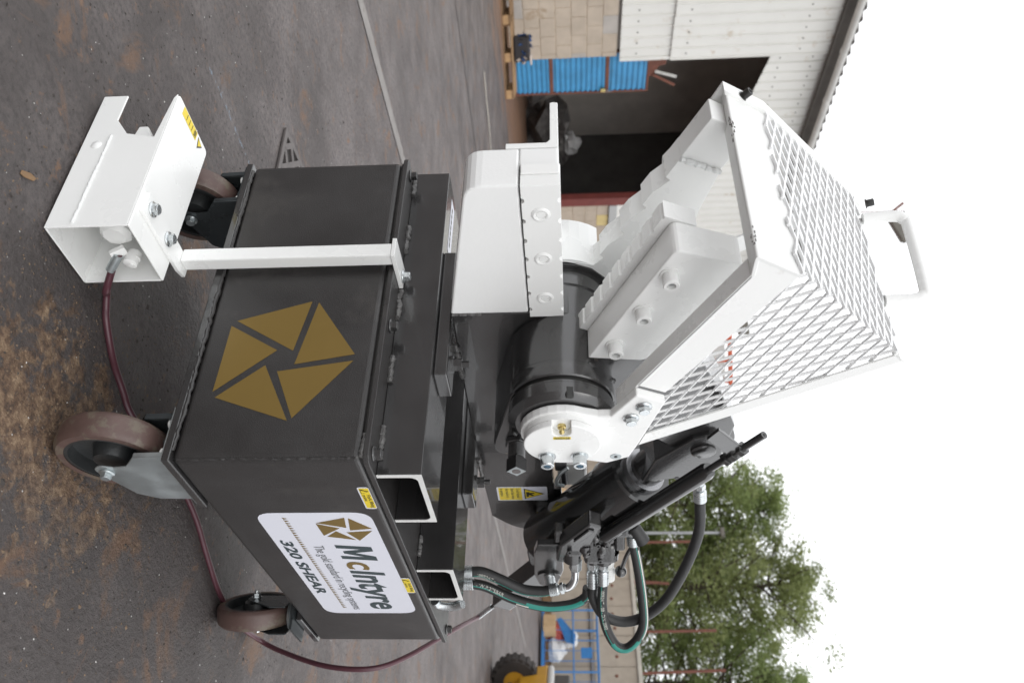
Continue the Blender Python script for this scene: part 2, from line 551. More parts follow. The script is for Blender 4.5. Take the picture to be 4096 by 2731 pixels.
def link(name, me, m, parent=None, bevel=0., label=None, kind=None, seg=2):
    if m is not None and not me.materials:
        me.materials.append(MT[m] if isinstance(m, str) else m)
    o = bpy.data.objects.new(name, me)
    col.objects.link(o)
    if parent is not None:
        o.parent = parent
    if bevel:
        md = o.modifiers.new('bevel', 'BEVEL')
        md.width = bevel
        md.segments = seg
        md.limit_method = 'ANGLE'
        md.angle_limit = radians(35)
        md.harden_normals = False
    if label:
        o['label'] = label
    if kind:
        o['kind'] = kind
    return o


def resample(P, sub):
    if len(P) == 2:
        return [P[0].lerp(P[1], i / sub) for i in range(sub + 1)]
    Q = [P[0] * 2 - P[1]] + P + [P[-1] * 2 - P[-2]]
    out = []
    for i in range(1, len(Q) - 2):
        p0, p1, p2, p3 = Q[i - 1:i + 3]
        for k in range(sub):
            t = k / sub
            out.append(.5 * ((2 * p1) + (p2 - p0) * t + (2 * p0 - 5 * p1 + 4 * p2 - p3) * t * t + (3 * p1 - p0 - 3 * p2 + p3) * t ** 3))
    out.append(Q[-2])
    return out


def thing(name, label, cat, loc=(0, 0, 0), rotz=0., group=None):
    o = bpy.data.objects.new(name, None)
    o.empty_display_size = .1
    col.objects.link(o)
    o.location = loc
    o.rotation_euler = (0, 0, rotz)
    tag(o, label, cat, group)
    return o


def tag(o, label, cat, group=None):
    o['label'] = label
    o['category'] = cat
    if group:
        o['group'] = group
    return o


def structure(o):
    o['kind'] = 'structure'
    return o


def round_poly(p, r, n=4, idx=None):
    """round the corners idx (all when None) of a polygon"""
    out = []
    m = len(p)
    for i in range(m):
        a, b, c = Vector(p[i - 1]), Vector(p[i]), Vector(p[(i + 1) % m])
        if idx is not None and i not in idx:
            out.append(tuple(b))
            continue
        d1, d2 = (a - b), (c - b)
        k = min(r, d1.length * .45, d2.length * .45)
        s0, s1 = b + d1.normalized() * k, b + d2.normalized() * k
        for j in range(n + 1):
            t = j / n
            out.append(tuple((1 - t) ** 2 * s0 + 2 * t * (1 - t) * b + t * t * s1))
    return out


def text_mesh(body, shear=0., bold=0.):
    cu = bpy.data.curves.new('lettering', 'FONT')
    cu.body = body
    cu.shear = shear
    cu.offset = bold
    cu.size = 1.
    cu.resolution_u = 3
    ob = bpy.data.objects.new('lettering', cu)
    col.objects.link(ob)
    bpy.context.view_layer.update()
    dg = bpy.context.evaluated_depsgraph_get()
    me = bpy.data.meshes.new_from_object(ob.evaluated_get(dg))
    bpy.data.objects.remove(ob)
    bpy.data.curves.remove(cu)
    return me


def lettering(name, body, o, r, u, w, h, m, parent, shear=0., bold=0., lift=.0004, hfrom=None):
    """text fitted into a w x h box with lower left corner o, right axis r, up axis u; hfrom: text whose height sets the scale"""
    me = text_mesh(body, shear, bold)
    o, r, u = Vector(o), Vector(r).normalized(), Vector(u).normalized()
    n = r.cross(u)
    xs = [v.co.x for v in me.vertices]
    ys = [v.co.y for v in me.vertices]
    x0, x1, y0, y1 = min(xs), max(xs), min(ys), max(ys)
    if hfrom:
        t = text_mesh(hfrom, shear, bold)
        yy = [v.co.y for v in t.vertices]
        y0, y1 = min(yy), max(yy)
        bpy.data.meshes.remove(t)
    for v in me.vertices:
        a, b_ = (v.co.x - x0) / (x1 - x0) * w, (v.co.y - y0) / (y1 - y0) * h
        v.co = o + r * a + u * b_ + n * lift
    me.materials.clear()
    return link(name, me, m, parent)


def flat(name, poly, o, r, u, m, parent, lift=.0003, thick=.0003, label=None):
    """thin vinyl cut to poly (r,u coordinates)"""
    o, r, u = Vector(o), Vector(r).normalized(), Vector(u).normalized()
    n = r.cross(u)
    k = len(poly)
    v = [o + r * a + u * b_ + n * lift for a, b_ in poly] + [o + r * a + u * b_ + n * (lift + thick) for a, b_ in poly]
    f = [tuple(range(k - 1, -1, -1)), tuple(range(k, 2 * k))] + [(i, (i + 1) % k, (i + 1) % k + k, i + k) for i in range(k)]
    return B().add(v, f).build(name, m, parent, label=label)


# alike bolts share mesh data: built along +z at the origin, then aimed
def bolt_mesh(kind, r, h):
    b = B()
    if kind == 'hex':
        b.lathe([(0, 0), (0, r * 1.35), (h * .22, r * 1.35), (h * .22, 0)], (0, 0, 0), (0, 0, 1), 20)
        b.cyl((0, 0, h * .22), (0, 0, h * .9), r, n=6, smooth=False)
        b.cyl((0, 0, h * .9), (0, 0, h), r * .92, r * .8, n=12)
    elif kind == 'nut':
        b.lathe([(0, 0), (0, r * 1.35), (h * .12, r * 1.35), (h * .12, 0)], (0, 0, 0), (0, 0, 1), 20)
        b.cyl((0, 0, h * .12), (0, 0, h * .6), r, n=6, smooth=False)
        b.cyl((0, 0, h * .6), (0, 0, h), r * .52, n=14)
    elif kind == 'cap':
        b.lathe([(0, 0), (0, r * 1.3), (h * .10, r * 1.3), (h * .10, r), (h * .93, r), (h, r * .9), (h, r * .56), (h * .6, r * .52), (h * .6, 0)],
                (0, 0, 0), (0, 0, 1), 24)
    return b.mesh(kind + '_bolt')


BM = {}


def bolt(kind, r, h, p, d, m, parent, name='bolt', spin=0.):
    key = (kind, round(r, 4), round(h, 4), m)
    if key not in BM:
        BM[key] = bolt_mesh(kind, r, h)
        BM[key].materials.append(MT[m])
        if kind != 'hex':
            BM[key].set_sharp_from_angle(angle=radians(35))
    o = bpy.data.objects.new(name, BM[key])
    col.objects.link(o)
    o.parent = parent
    o.location = p
    q = Vector(d).to_track_quat('Z', 'Y')
    o.rotation_euler = (q.to_matrix() @ Matrix.Rotation(spin, 3, 'Z')).to_euler()
    return o


def bead(name, p, q, r, m, parent, seed=0):
    rd = random.Random(seed)
    p, q = Vector(p), Vector(q)
    k = max(4, int((q - p).length / .006))
    pts = [p.lerp(q, i / k) + Vector((rd.uniform(-1, 1), rd.uniform(-1, 1), rd.uniform(-1, 1))) * r * .25 for i in range(k + 1)]
    rs = [r * rd.uniform(.75, 1.2) for _ in range(200)]
    return B().tube(pts, r, n=8, sub=2, rad_fn=lambda t: rs[int(t * 60)]).build(name, m, parent)

# ================================================================== THE SETTING
g = B().add([(-500, -500, 0), (700, -500, 0), (700, 700, 0), (-500, 700, 0)], [(0, 1, 2, 3)]).build('ground', 'ground')
structure(g)


def ribbon(pts, w, z):
    v, f = [], []
    for i, p in enumerate(pts):
        a = Vector(pts[max(0, i - 1)])
        b = Vector(pts[min(len(pts) - 1, i + 1)])
        d = (b - a).normalized()
        nn = Vector((-d.y, d.x))
        p = Vector(p)
        v += [(*(p - nn * w / 2), z), (*(p + nn * w / 2), z)]
    for i in range(len(pts) - 1):
        f.append((2 * i, 2 * i + 2, 2 * i + 3, 2 * i + 1))
    return B().add(v, f)


o = ribbon([(-6, 2.15), (-1.5, 2.72), (1.0, 3.02), (2.15, 3.155), (5.5, 3.49), (9.2, 3.80), (16, 4.25)], .095, .004).build('screed_strip', 'strip', g)
o = ribbon([(-6, 5.85), (3.1, 6.35), (5.0, 6.447), (12, 6.8)], .022, .004).build('expansion_joint', 'joint', g)

o = ribbon([(5.2, 8.10), (5.6, 8.03), (6.04, 8.0), (6.3, 7.86)], .07, .004).build('chalk_smear', 'concrete_pale', g)

# iron drain grating let into the yard behind the tank
grate = thing('drain_grating', 'worn iron drain grating with diagonal slots set in the yard behind the black tank', 'drain grate', (.585, 1.61, 0))
ax1 = Vector((.015, -.176, 0)).normalized()
ax2 = Vector((.194, .025, 0)).normalized()
gb = B()
L1, L2, gz = .42, .42, .010


def gp(a, b, z=.0):
    return Vector((0, 0, z)) + ax1 * a + ax2 * b


for a0, a1, b0, b1 in ((0, L1, 0, .022), (0, L1, L2 - .022, L2), (0, .022, .022, L2 - .022), (L1 - .022, L1, .022, L2 - .022)):
    gb.obox(gp((a0 + a1) / 2, (b0 + b1) / 2, gz / 2 + .002), ax1 * (a1 - a0) / 2, ax2 * (b1 - b0) / 2, (0, 0, gz / 2))
gb.build('frame', 'iron', grate, bevel=.002)
pb = B().obox(gp(L1 / 2, L2 / 2, .003), ax1 * (L1 / 2 - .01), ax2 * (L2 / 2 - .01), (0, 0, .0015))
pb.build('dark_base', 'pit', grate)  # near-black plate showing between the bars
for i in range(1, 9):
    for sgn in (1, -1):
        k = i * .094
        p0, p1 = None, None
        pts_ = []
        for t in range(0, 101):
            a = .022 + (L1 - .044) * t / 100
            b_ = (k - a) if sgn == 1 else (L2 - k + a)
            if .022 < b_ < L2 - .022:
                pts_.append((a, b_))
        if len(pts_) > 6 and (i + (sgn > 0)) % 1 == 0:
            B().bar(gp(*pts_[0], .0075), gp(*pts_[-1], .0075 + .0006 * sgn), .021, .008).build('bar', 'iron', grate)

# ------------------------------------------------------------------ warehouse
WH = thing('warehouse', 'warehouse with sandy block base, white ribbed cladding and dark open doorway', 'building', (9.563, 13.034, 0), radians(7.4))
CH = .2825
bl_me = B().box(0, .408, 0, .06, 0, CH - .012).mesh('block')
bl2_me = B().box(0, .19, 0, .06, 0, CH - .012).mesh('block')


def block_wall(name, x0, x1, courses, vis0, vis1, yel=None):
    w = B().box(x0, x1, .012, .26, 0, courses * CH - .012).build(name, 'mortar', WH)
    rd = random.Random(3)
    for c in range(courses):
        x = vis0 - (.21 if c % 2 else 0)
        while x < vis1 - .05:
            a, b_ = max(x, vis0), min(x + .408, vis1)
            mm = 'block2' if rd.random() < .1 else 'block'
            if yel and c == yel[0] and a < yel[1] < b_:
                mm = 'block_y'
            bb = B().box(a, b_, rd.uniform(-.004, .003), .06, c * CH + .006, (c + 1) * CH - .006)
            bb.build('block', mm, w, bevel=.008)
            x += .42
    return w


block_wall('block_wall', -9.0, -1.03, 7, -3.65, -1.03)
block_wall('block_wall', 3.45, 6.5, 7, 3.45, 6.5, (6, 4.2))


def clad_sheet(x0, x1, zb0, zb1, z1, y=-.03, m='clad', screws=()):
    """one profiled sheet; the lower edge may slope from zb0 to zb1"""
    prof = []
    n = max(1, round((x1 - x0) / .245))
    p = (x1 - x0) / n
    for i in range(n):
        a = x0 + i * p
        prof += [(a, 0), (a + p * .60, 0), (a + p * .66, -.005), (a + p * .72, 0), (a + p * .86, 0), (a + p * .90, -.034), (a + p * .96, -.034)]
    prof.append((x1, 0))
    v, f = [], []
    for x, yy in prof:
        t = (x - x0) / (x1 - x0)
        v += [(x, y + yy, zb0 + (zb1 - zb0) * t), (x, y + yy, z1), (x, y + yy + .012, zb0 + (zb1 - zb0) * t), (x, y + yy + .012, z1)]
    for i in range(len(prof) - 1):
        a, b_ = i * 4, i * 4 + 4
        f += [(a, b_, b_ + 1, a + 1), (a + 2, a + 3, b_ + 3, b_ + 2), (a, a + 2, b_ + 2, b_), (a + 1, b_ + 1, b_ + 3, a + 3)]
    e = len(prof) * 4 - 4
    f += [(0, 1, 3, 2), (e, e + 2, e + 3, e + 1)]
    o = B().add(v, f).build('cladding_sheet', m, WH)
    for z in screws:
        for i in range(n):
            s_ = bpy.data.objects.new('screw', SCREW)
            col.objects.link(s_)
            s_.parent = o
            s_.location = (x0 + i * p + p * .45, y, z)
    return o


SCREW = B().cyl((0, .0, 0), (0, -.014, 0), .013, n=8).mesh('screw')
SCREW.materials.append(MT['screw'])
lint = lambda x: 4.83 - .19 * (x + .97)
xs = [-8.9, -7.9, -6.9, -5.9, -4.9, -3.93, -2.95, -1.96, -.97]
for a, b_ in zip(xs[:-1], xs[1:]):
    vis = a > -4.2
    clad_sheet(a, b_, 2.03, 2.03, 2.99, -.028, screws=(2.33,) if vis else ())
    clad_sheet(a, b_, 2.955, 2.965, 6.02, -.075, screws=(3.24, 5.3) if vis else ())
for a, b_ in ((-.97, .0), (.0, .98), (.98, 1.96), (1.96, 2.94), (2.94, 3.45)):
    clad_sheet(a, b_, lint(a), lint(b_), 6.02, -.03, screws=(5.0, 5.6) if b_ < 2.5 else ())
for a, b_ in ((3.45, 4.43), (4.43, 5.41), (5.41, 6.5)):
    clad_sheet(a, b_, 2.16, 2.16, 6.02, -.03)
B().box(-1.03, -.955, -.06, .05, 2.03, 4.83).build('opening_flashing', 'clad', WH, bevel=.004)
B().box(3.45, 6.5, -.06, -.001, 1.985, 2.17).build('base_flashing', 'clad_grey', WH, bevel=.004)
# corrugated roof with an overhang
prof = []
x = -9.1
while x < 6.65:
    prof.append((x, .042 * sin(2 * pi * x / .25)))
    x += .25 / 8
rb = B()
v, f = [], []
tl = math.tan(radians(11))
for px, pz in prof:
    for yy, dz in ((-.34, 0), (5.6, 6.0 * tl)):
        v += [(px, yy, 6.10 + pz + dz), (px, yy, 6.088 + pz + dz)]
for i in range(len(prof) - 1):
    a, b_ = 4 * i, 4 * i + 4
    f += [(a, b_, b_ + 2, a + 2), (a + 1, a + 3, b_ + 3, b_ + 1), (a, a + 1, b_ + 1, b_)]
rb.add(v, f)
rb.build('roof', 'roof', WH)
B().box(-9.0, 6.5, -.20, -.115, 5.83, 6.03).build('eaves_shade_strip', 'roof', WH)  # dark strip put in for the shadow band below the roof edge
gut = B()
gp_ = [(-.09 * cos(pi * k / 10), -.09 * sin(pi * k / 10)) for k in range(11)]
gp_ += [(.082 * cos(pi * k / 10), -.082 * sin(pi * k / 10)) for k in range(11)]
gut.prism([(-.415 + a, 6.015 + b_) for a, b_ in gp_], -9.0, 6.6, 'x')
gut = gut.build('gutter', 'gutter', WH)
for k in range(13):
    gx = -8.6 + k * 1.21
    B().prism([(-.415 + a * 1.14, 6.015 + b_ * 1.14) for a, b_ in gp_], gx, gx + .07, 'x').build('gutter_bracket', 'gutter', gut)
# inside
B().box(-9.0, 6.5, 4.85, 5.0, 0, 7.2).build('back_wall', 'inwall', WH)
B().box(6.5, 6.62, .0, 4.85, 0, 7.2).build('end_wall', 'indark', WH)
B().box(-9.12, -9.0, .0, 4.85, 0, 7.2).build('end_wall', 'inwall', WH)
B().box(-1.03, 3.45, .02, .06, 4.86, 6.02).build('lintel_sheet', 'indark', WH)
B().box(3.17, 3.44, -.05, .12, 0, 4.1).build('door_post', 'redpaint', WH, bevel=.01)
# blue ribbed door
DR = bpy.data.objects.new('door', None)
col.objects.link(DR)
DR.parent = WH
DR['label'] = 'blue ribbed sheet door with rusty rails'
for z0, z1 in ((.05, .71), (.78, 1.79), (1.86, 2.585)):
    n = round((z1 - z0) / .1)
    pr = []
    for i in range(n):
        a = z0 + (z1 - z0) * i / n
        h = (z1 - z0) / n
        pr += [(.15, a), (.15, a + h * .35), (.125, a + h * .5), (.125, a + h * .85)]
    pr.append((.15, z1))
    pr += [(.165, z1), (.165, z0)]
    B().prism(pr, -1.0, -.035, 'x').build('panel', 'blue', DR)
for z0, z1 in ((.71, .78), (1.79, 1.86), (2.585, 2.63), (.0, .05)):
    B().box(-1.02, -.0, .12, .17, z0, z1).build('rail', 'rust', DR)
for x0 in (-1.04, -.035):
    B().box(x0, x0 + .04, .115, .175, 0.0, 2.63).build('stile', 'rust', DR)
B().box(-.13, -.05, .07, .12, 1.70, 1.80).build('lock', 'brass', DR, bevel=.01)
B().bar((-.09, .08, 1.80), (-.09, .06, 1.90), .03, .03, (1, 0, 0)).build('handle', 'zinc', DR)
bb = B().prism([(-1.02, 2.63), (-.38, 2.63), (-.36, 2.72), (-.62, 2.80), (-.66, 2.93), (-1.02, 2.93)], .13, .17)
bb.build('door_bracket', 'rust', WH)
B().bar((-.42, .12, 2.70), (-.25, .0, 3.12), .05, .05).build('stay_bar', 'rust', WH)
B().bar((-.50, .12, 2.74), (-.46, .0, 3.14), .04, .04).build('stay_bar', 'gutter', WH)


def lump(c, r, seed, sc=(1, 1, 1), n=10, m=7, amp=.35):
    rd = random.Random(seed)
    b = B().sphere((0, 0, 0), r, n, m, sc)
    vs = {}
    for i, p in enumerate(b.v):
        k = tuple(round(q, 4) for q in p)
        if k not in vs:
            vs[k] = 1 + rd.uniform(-amp, amp)
        b.v[i] = (c[0] + p[0] * vs[k], c[1] + p[1] * vs[k], c[2] + max(-r * sc[2] * .6, p[2] * vs[k]))
    b.sm = [False] * len(b.sm)
    return b


WM = Matrix.Translation((9.563, 13.034, 0)) @ Matrix.Rotation(radians(7.4), 4, 'Z')


def wl(x, y, z=0):
    return tuple(WM @ Vector((x, y, z)))


for i, (x, y, r, lb) in enumerate(((2.2, 3.4, .75, 'heap of dull scrap in the dark doorway left of the white bag'), (4.6, 3.2, .85, 'heap of dull scrap deep in the doorway behind the shear jaws'), (5.2, 2.2, .6, 'low scrap heap beside the red door post'))):
    p = wl(x, y)
    o = lump((0, 0, r * .45), r, 20 + i, (1.1, .9, .75), 14, 9, .4).build('scrap_heap', 'scrap')
    o.location = p
    tag(o, lb, 'scrap heap', 'scrap heaps inside the warehouse')
o = lump((0, 0, .18), .3, 31, (1, .8, .8), 10, 7, .3).build('white_bag', 'sack')
o.location = wl(4.75, 3.05, .95)
tag(o, 'crumpled white bag lying on scrap inside the dark doorway', 'bag')

# pallet in front of the block wall, with a bale of crushed sheet on it
PX, PY = 7.55, 11.70
pal = thing('pallet', 'weathered pine pallet lying before the sandy block wall', 'pallet', (PX, PY, 0), radians(-30))
for i in range(7):
    y = -.5 + i * (1.0 - .095) / 6
    B().box(-.66, .66, y, y + .095, .126, .146).build('deck_board', 'wood' if i % 2 else 'wood_dark', pal, bevel=.003)
for y in (-.5, -.05, .4):
    B().box(-.66, .66, y, y + .1, .0, .02).build('bottom_board', 'wood_dark', pal, bevel=.003)
    for x in (-.66, -.07, .52):
        B().box(x, x + .14, y, y + .1, .02, .104).build('block', 'wood', pal, bevel=.003)
for x in (-.66, -.07, .52):
    B().box(x, x + .14, -.5, .5, .104, .126).build('stringer_board', 'wood_dark', pal, bevel=.003)
pal2 = thing('pallet', 'dark weathered pallet end at the left edge by the block wall', 'pallet', (6.55, 12.25, 0), radians(-24))
for i in range(7):
    y = -.5 + i * (1.0 - .095) / 6
    B().box(-.6, .6, y, y + .095, .126, .146).build('deck_board', 'wood_dark', pal2, bevel=.003)
for y in (-.5, -.05, .4):
    B().box(-.6, .6, y, y + .1, .0, .02).build('bottom_board', 'wood_dark', pal2, bevel=.003)
    for x in (-.6, -.07, .46):
        B().box(x, x + .14, y, y + .1, .02, .126).build('block', 'wood_dark', pal2, bevel=.003)
bale = thing('metal_bale', 'small bale of crushed blue and black sheet metal on the pallet', 'bale', (PX - .05, PY + .10, .147), radians(-30))
rd = random.Random(9)
B().box(-.20, .20, -.19, .19, .005, .27).build('core', 'bale_dark', bale, bevel=.02)
for i in range(70):
    c = (rd.uniform(-.21, .21), rd.uniform(-.20, .20), rd.uniform(.03, .29))
    if max(abs(c[0]) / .21, abs(c[1]) / .20, abs(c[2] - .15) / .14) < .75:
        continue
    a = Vector((rd.uniform(-1, 1), rd.uniform(-1, 1), rd.uniform(-1, 1))).normalized()
    q = a.orthogonal().normalized()
    mm = 'bale_pale' if (c[0] > .06 and rd.random() < .6) else ('bale_blue' if rd.random() < .6 else 'bale_dark')
    B().obox(c, a * rd.uniform(.03, .08), q * rd.uniform(.015, .045), a.cross(q) * .004).build('crushed_sheet', mm, bale)

# ------------------------------------------------------------------ concrete panel wall on the right
RW = thing('boundary_wall', 'weathered concrete panel wall with grey rail in front of the trees', 'wall', (24.377, 7.859, 0), atan2(-.95745, -.28858))
B().box(-13, 6, .09, .22, 0, 2.74).build('core', 'mortar', RW)
rd = random.Random(5)
pan_lo = B().box(0, .985, 0, .09, .30, 1.43).mesh('panel')
pan_hi = B().box(0, .985, 0, .09, 1.55, 2.74).mesh('panel')
for mm in (pan_lo, pan_hi):
    mm.materials.append(MT['concrete'])
dot = B().cyl((0, .0, 0), (0, -.02, 0), .05, .038, n=10).mesh('bolt')
dot.materials.append(MT['ruststain'])
for i in range(19):
    for me in (pan_lo, pan_hi):
        o = link('panel', me, None, RW, bevel=.01)
        o.location = (-13 + i, rd.uniform(-.012, .012), 0)
        if me is pan_hi and i > 4:
            for dx in (.25 + rd.uniform(-.03, .03), .72 + rd.uniform(-.05, .05)):
                d_ = bpy.data.objects.new('bolt', dot)
                col.objects.link(d_)
                d_.parent = o
                d_.location = (dx, 0, 2.16 + rd.uniform(-.03, .03))
B().box(-13, 6, -.05, .25, 2.75, 2.87).build('cap', 'concrete_pale', RW, bevel=.01)
B().box(-13, 6, -.07, .085, 1.445, 1.535).build('rail', 'ledge', RW, bevel=.01)
B().box(-13, 6, -.10, .08, .02, .27).build('kerb', 'wood_dark', RW, bevel=.01)
RWM = Matrix.Translation((24.377, 7.859, 0)) @ Matrix.Rotation(atan2(-.95745, -.28858), 4, 'Z')
for i, (x, y, z0, z1, dx) in enumerate(((.35, .9, 0, 5.3, -.14), (-2.85, .6, 0, 4.95, -.1), (-1.55, .5, 0, 4.0, .35), (-1.05, .5, 0, 3.6, -.2), (2.0, .55, 0, 5.3, -.25))):
    a, b_ = RWM @ Vector((x, y, z0)), RWM @ Vector((x + dx, y, z1))
    lb = ['rusty pole upright behind the concrete wall, right of the hose loops', 'short rusty pole behind the concrete wall next to the cylinder', 'rusty pole leaning to the right behind the wall, beside the ball lever',
          'stubby rusty pole leaning left behind the wall', 'rusty pole leaning left at the right edge behind the wall'][i]
    ob = B().cyl((0, 0, 0), b_ - a, .045, n=8).build('rusty_pole', 'rust')
    ob.location = a
    tag(ob, lb, 'pole', 'rusty poles behind the concrete wall')
lp = thing('lamp_post', 'thin grey lamp post standing among the trees', 'lamp post', (26.29, 11.02, 0))
B().cyl((0, 0, 0), (0, 0, 6.0), .06, .045, n=10).build('pole', 'galv', lp)
B().box(-.12, .12, -.16, .16, 5.98, 6.12).build('lamp_head', 'lamp_body', lp, bevel=.02)
# timber and rubbish along the wall foot
for i, (x, y, ln, a, lb) in enumerate(((-1.6, -.35, 1.1, 20, 'pale timber offcut leaning at the foot of the concrete wall'), (-3.3, -.4, .9, -50, 'timber offcut at the wall foot behind the black rear bracket'))):
    p = RWM @ Vector((x, y, .03))
    q = RWM @ Vector((x + ln * cos(radians(a)), y, .03 + abs(ln * sin(radians(a)))))
    ob = B().bar((0, 0, .04), q - p + Vector((0, 0, .04)), .12, .08).build('timber_offcut', 'wood', None, bevel=.005)
    ob.location = p
    tag(ob, lb, 'timber', 'timber offcuts by the concrete wall')
p = RWM @ Vector((-.85, -.3, 0))
ob = lump((0, 0, .25), .22, 44, (.7, .6, 1.2), 8, 6, .2).build('rubbish_sack', 'sack')
ob.location = p
tag(ob, 'grubby white sack standing at the foot of the concrete wall', 'sack')
p = RWM @ Vector((-3.9, -.5, 0))
ob = lump((0, 0, .5), .55, 46, (.9, .7, 1.2), 9, 7, .2).build('cardboard_heap', 'card')
ob.location = p
tag(ob, 'heap of brown cardboard against the wall behind the shear', 'cardboard')

# blue wire cage with rubbish in it
cg = thing('wire_cage', 'blue tubular steel cage trolley against the concrete wall', 'cage', RWM @ Vector((1.18, -1.5, 0)), atan2(-.95745, -.28858))


def cage_bar(p, q, r=.03, nm='rail'):
    B().cyl(p, q, r, n=8).build(nm, 'bluepaint', cg)


for x in (0, 1.9):
    for y in (0, 1.0):
        cage_bar((x, y, .05), (x, y, 1.62), .024, 'post')
for y in (0, 1.0):
    for z in (.12, .95, 1.62):
        cage_bar((0, y, z), (1.9, y, z), .020)
    for x in (.32, .63, .95, 1.27, 1.58):
        cage_bar((x, y, .12), (x, y, 1.62), .009, 'bar')
for x in (0, 1.9):
    for z in (.12, .95, 1.62):
        cage_bar((x, 0, z), (x, 1.0, z), .020)
B().box(-.02, 1.92, -.02, 1.02, .08, .11).build('floor', 'bluepaint', cg)
B().prism([(.25, .5), (.95, .75), (1.0, .98), (.75, 1.02), (.2, .62)], .05, .12).build('gusset', 'bluepaint', cg)
B().box(1.2, 1.5, -.04, .0, 1.15, 1.45).build('sign_plate', 'bluepaint', cg)
for i, (x, y, z, r, mm, nm, lb) in enumerate(((.45, .5, .42, .36, 'red_bag', 'printed_sack', 'red printed sack inside the blue cage'), (.95, .5, .45, .34, 'sack', 'white_sack', 'white sack inside the blue cage beside the red one'), (.6, .5, .85, .26, 'sack', 'white_sack', 'white sack on top of the red sack in the blue cage'))):
    ob = lump((0, 0, 0), r, 60 + i, (1, .9, .9), 10, 7, .2).build(nm, mm)
    ob.location = RWM @ Vector((1.18 + x, -1.5 + y, z))
    tag(ob, lb, 'sack', 'sacks in the blue cage')
ob = B().box(0, .45, 0, .4, 0, .35).build('cardboard_box', 'card', None, bevel=.01)
ob.location = RWM @ Vector((1.9, -1.3, .12))
ob.rotation_euler = (0, 0, 1.1)
tag(ob, 'brown cardboard box inside the blue cage', 'box')

# ------------------------------------------------------------------ far masts
ms = thing('floodlight_mast', 'tall thin mast with a brown grey floodlight above the guard', 'floodlight mast', (18.18, 17.96, 0))
B().cyl((0, 0, 0), (0, 0, 11.3), .035, .016, n=8).build('pole', 'rust', ms)
B().bar((0, 0, 10.95), (-.1, .25, 11.3), .05, .08).build('bracket', 'rust', ms)
dv = Vector((.72, -.69, 0))
nv = Vector((.69, .72, 0))
tri = [(dv * .22 + Vector((0, 0, -.52))), (dv * .20 + Vector((0, 0, .05))), (dv * .92 + Vector((0, 0, .06))), (dv * .98 + Vector((0, 0, -.04)))]
vv = [p + nv * s_ + Vector((0, 0, 11.33)) for s_ in (-.18, .18) for p in tri]
B().add(vv, [(0, 1, 2, 3), (7, 6, 5, 4), (0, 4, 5, 1), (1, 5, 6, 2), (2, 6, 7, 3), (3, 7, 4, 0)]).build('lamp_head', 'lamp_body', ms, bevel=.02)
B().cyl(Vector((0, 0, 11.3)), dv * .3 + Vector((0, 0, 11.32)), .03, n=8).build('arm', 'lamp_body', ms)

gn = thing('hoist_frame', 'orange red steel hoist frame behind the guard mesh', 'hoist frame', (16.87, 11.66, 0))
g0, g1 = Vector((-.33, .47, 0)), Vector((.28, -.42, 0))
for gg in (g0, g1):
    B().bar(gg, gg + Vector((0, 0, 5.03)), .10, .10, (1, 0, 0)).build('post', 'orange', gn, bevel=.01)
B().bar(g0 * 1.6 + Vector((0, 0, 5.08)), g1 * 1.3 + Vector((0, 0, 5.08)), .10, .11).build('beam', 'orange', gn, bevel=.01)
B().bar((0, 0, 3.6), (0, 0, 5.02), .07, .09, (1, 0, 0)).build('post', 'orange', gn, bevel=.01)
B().bar(g0 + Vector((0, 0, 4.5)), g1 + Vector((0, 0, 4.5)), .02, .9).build('panel', 'panel_grey', gn)
B().obox(g0 * 1.45 + Vector((0, 0, 5.42)), (.1, -.15, .02), (.08, .06, 0), (0, 0, .14)).build('winch', 'lamp_body', gn, bevel=.03)


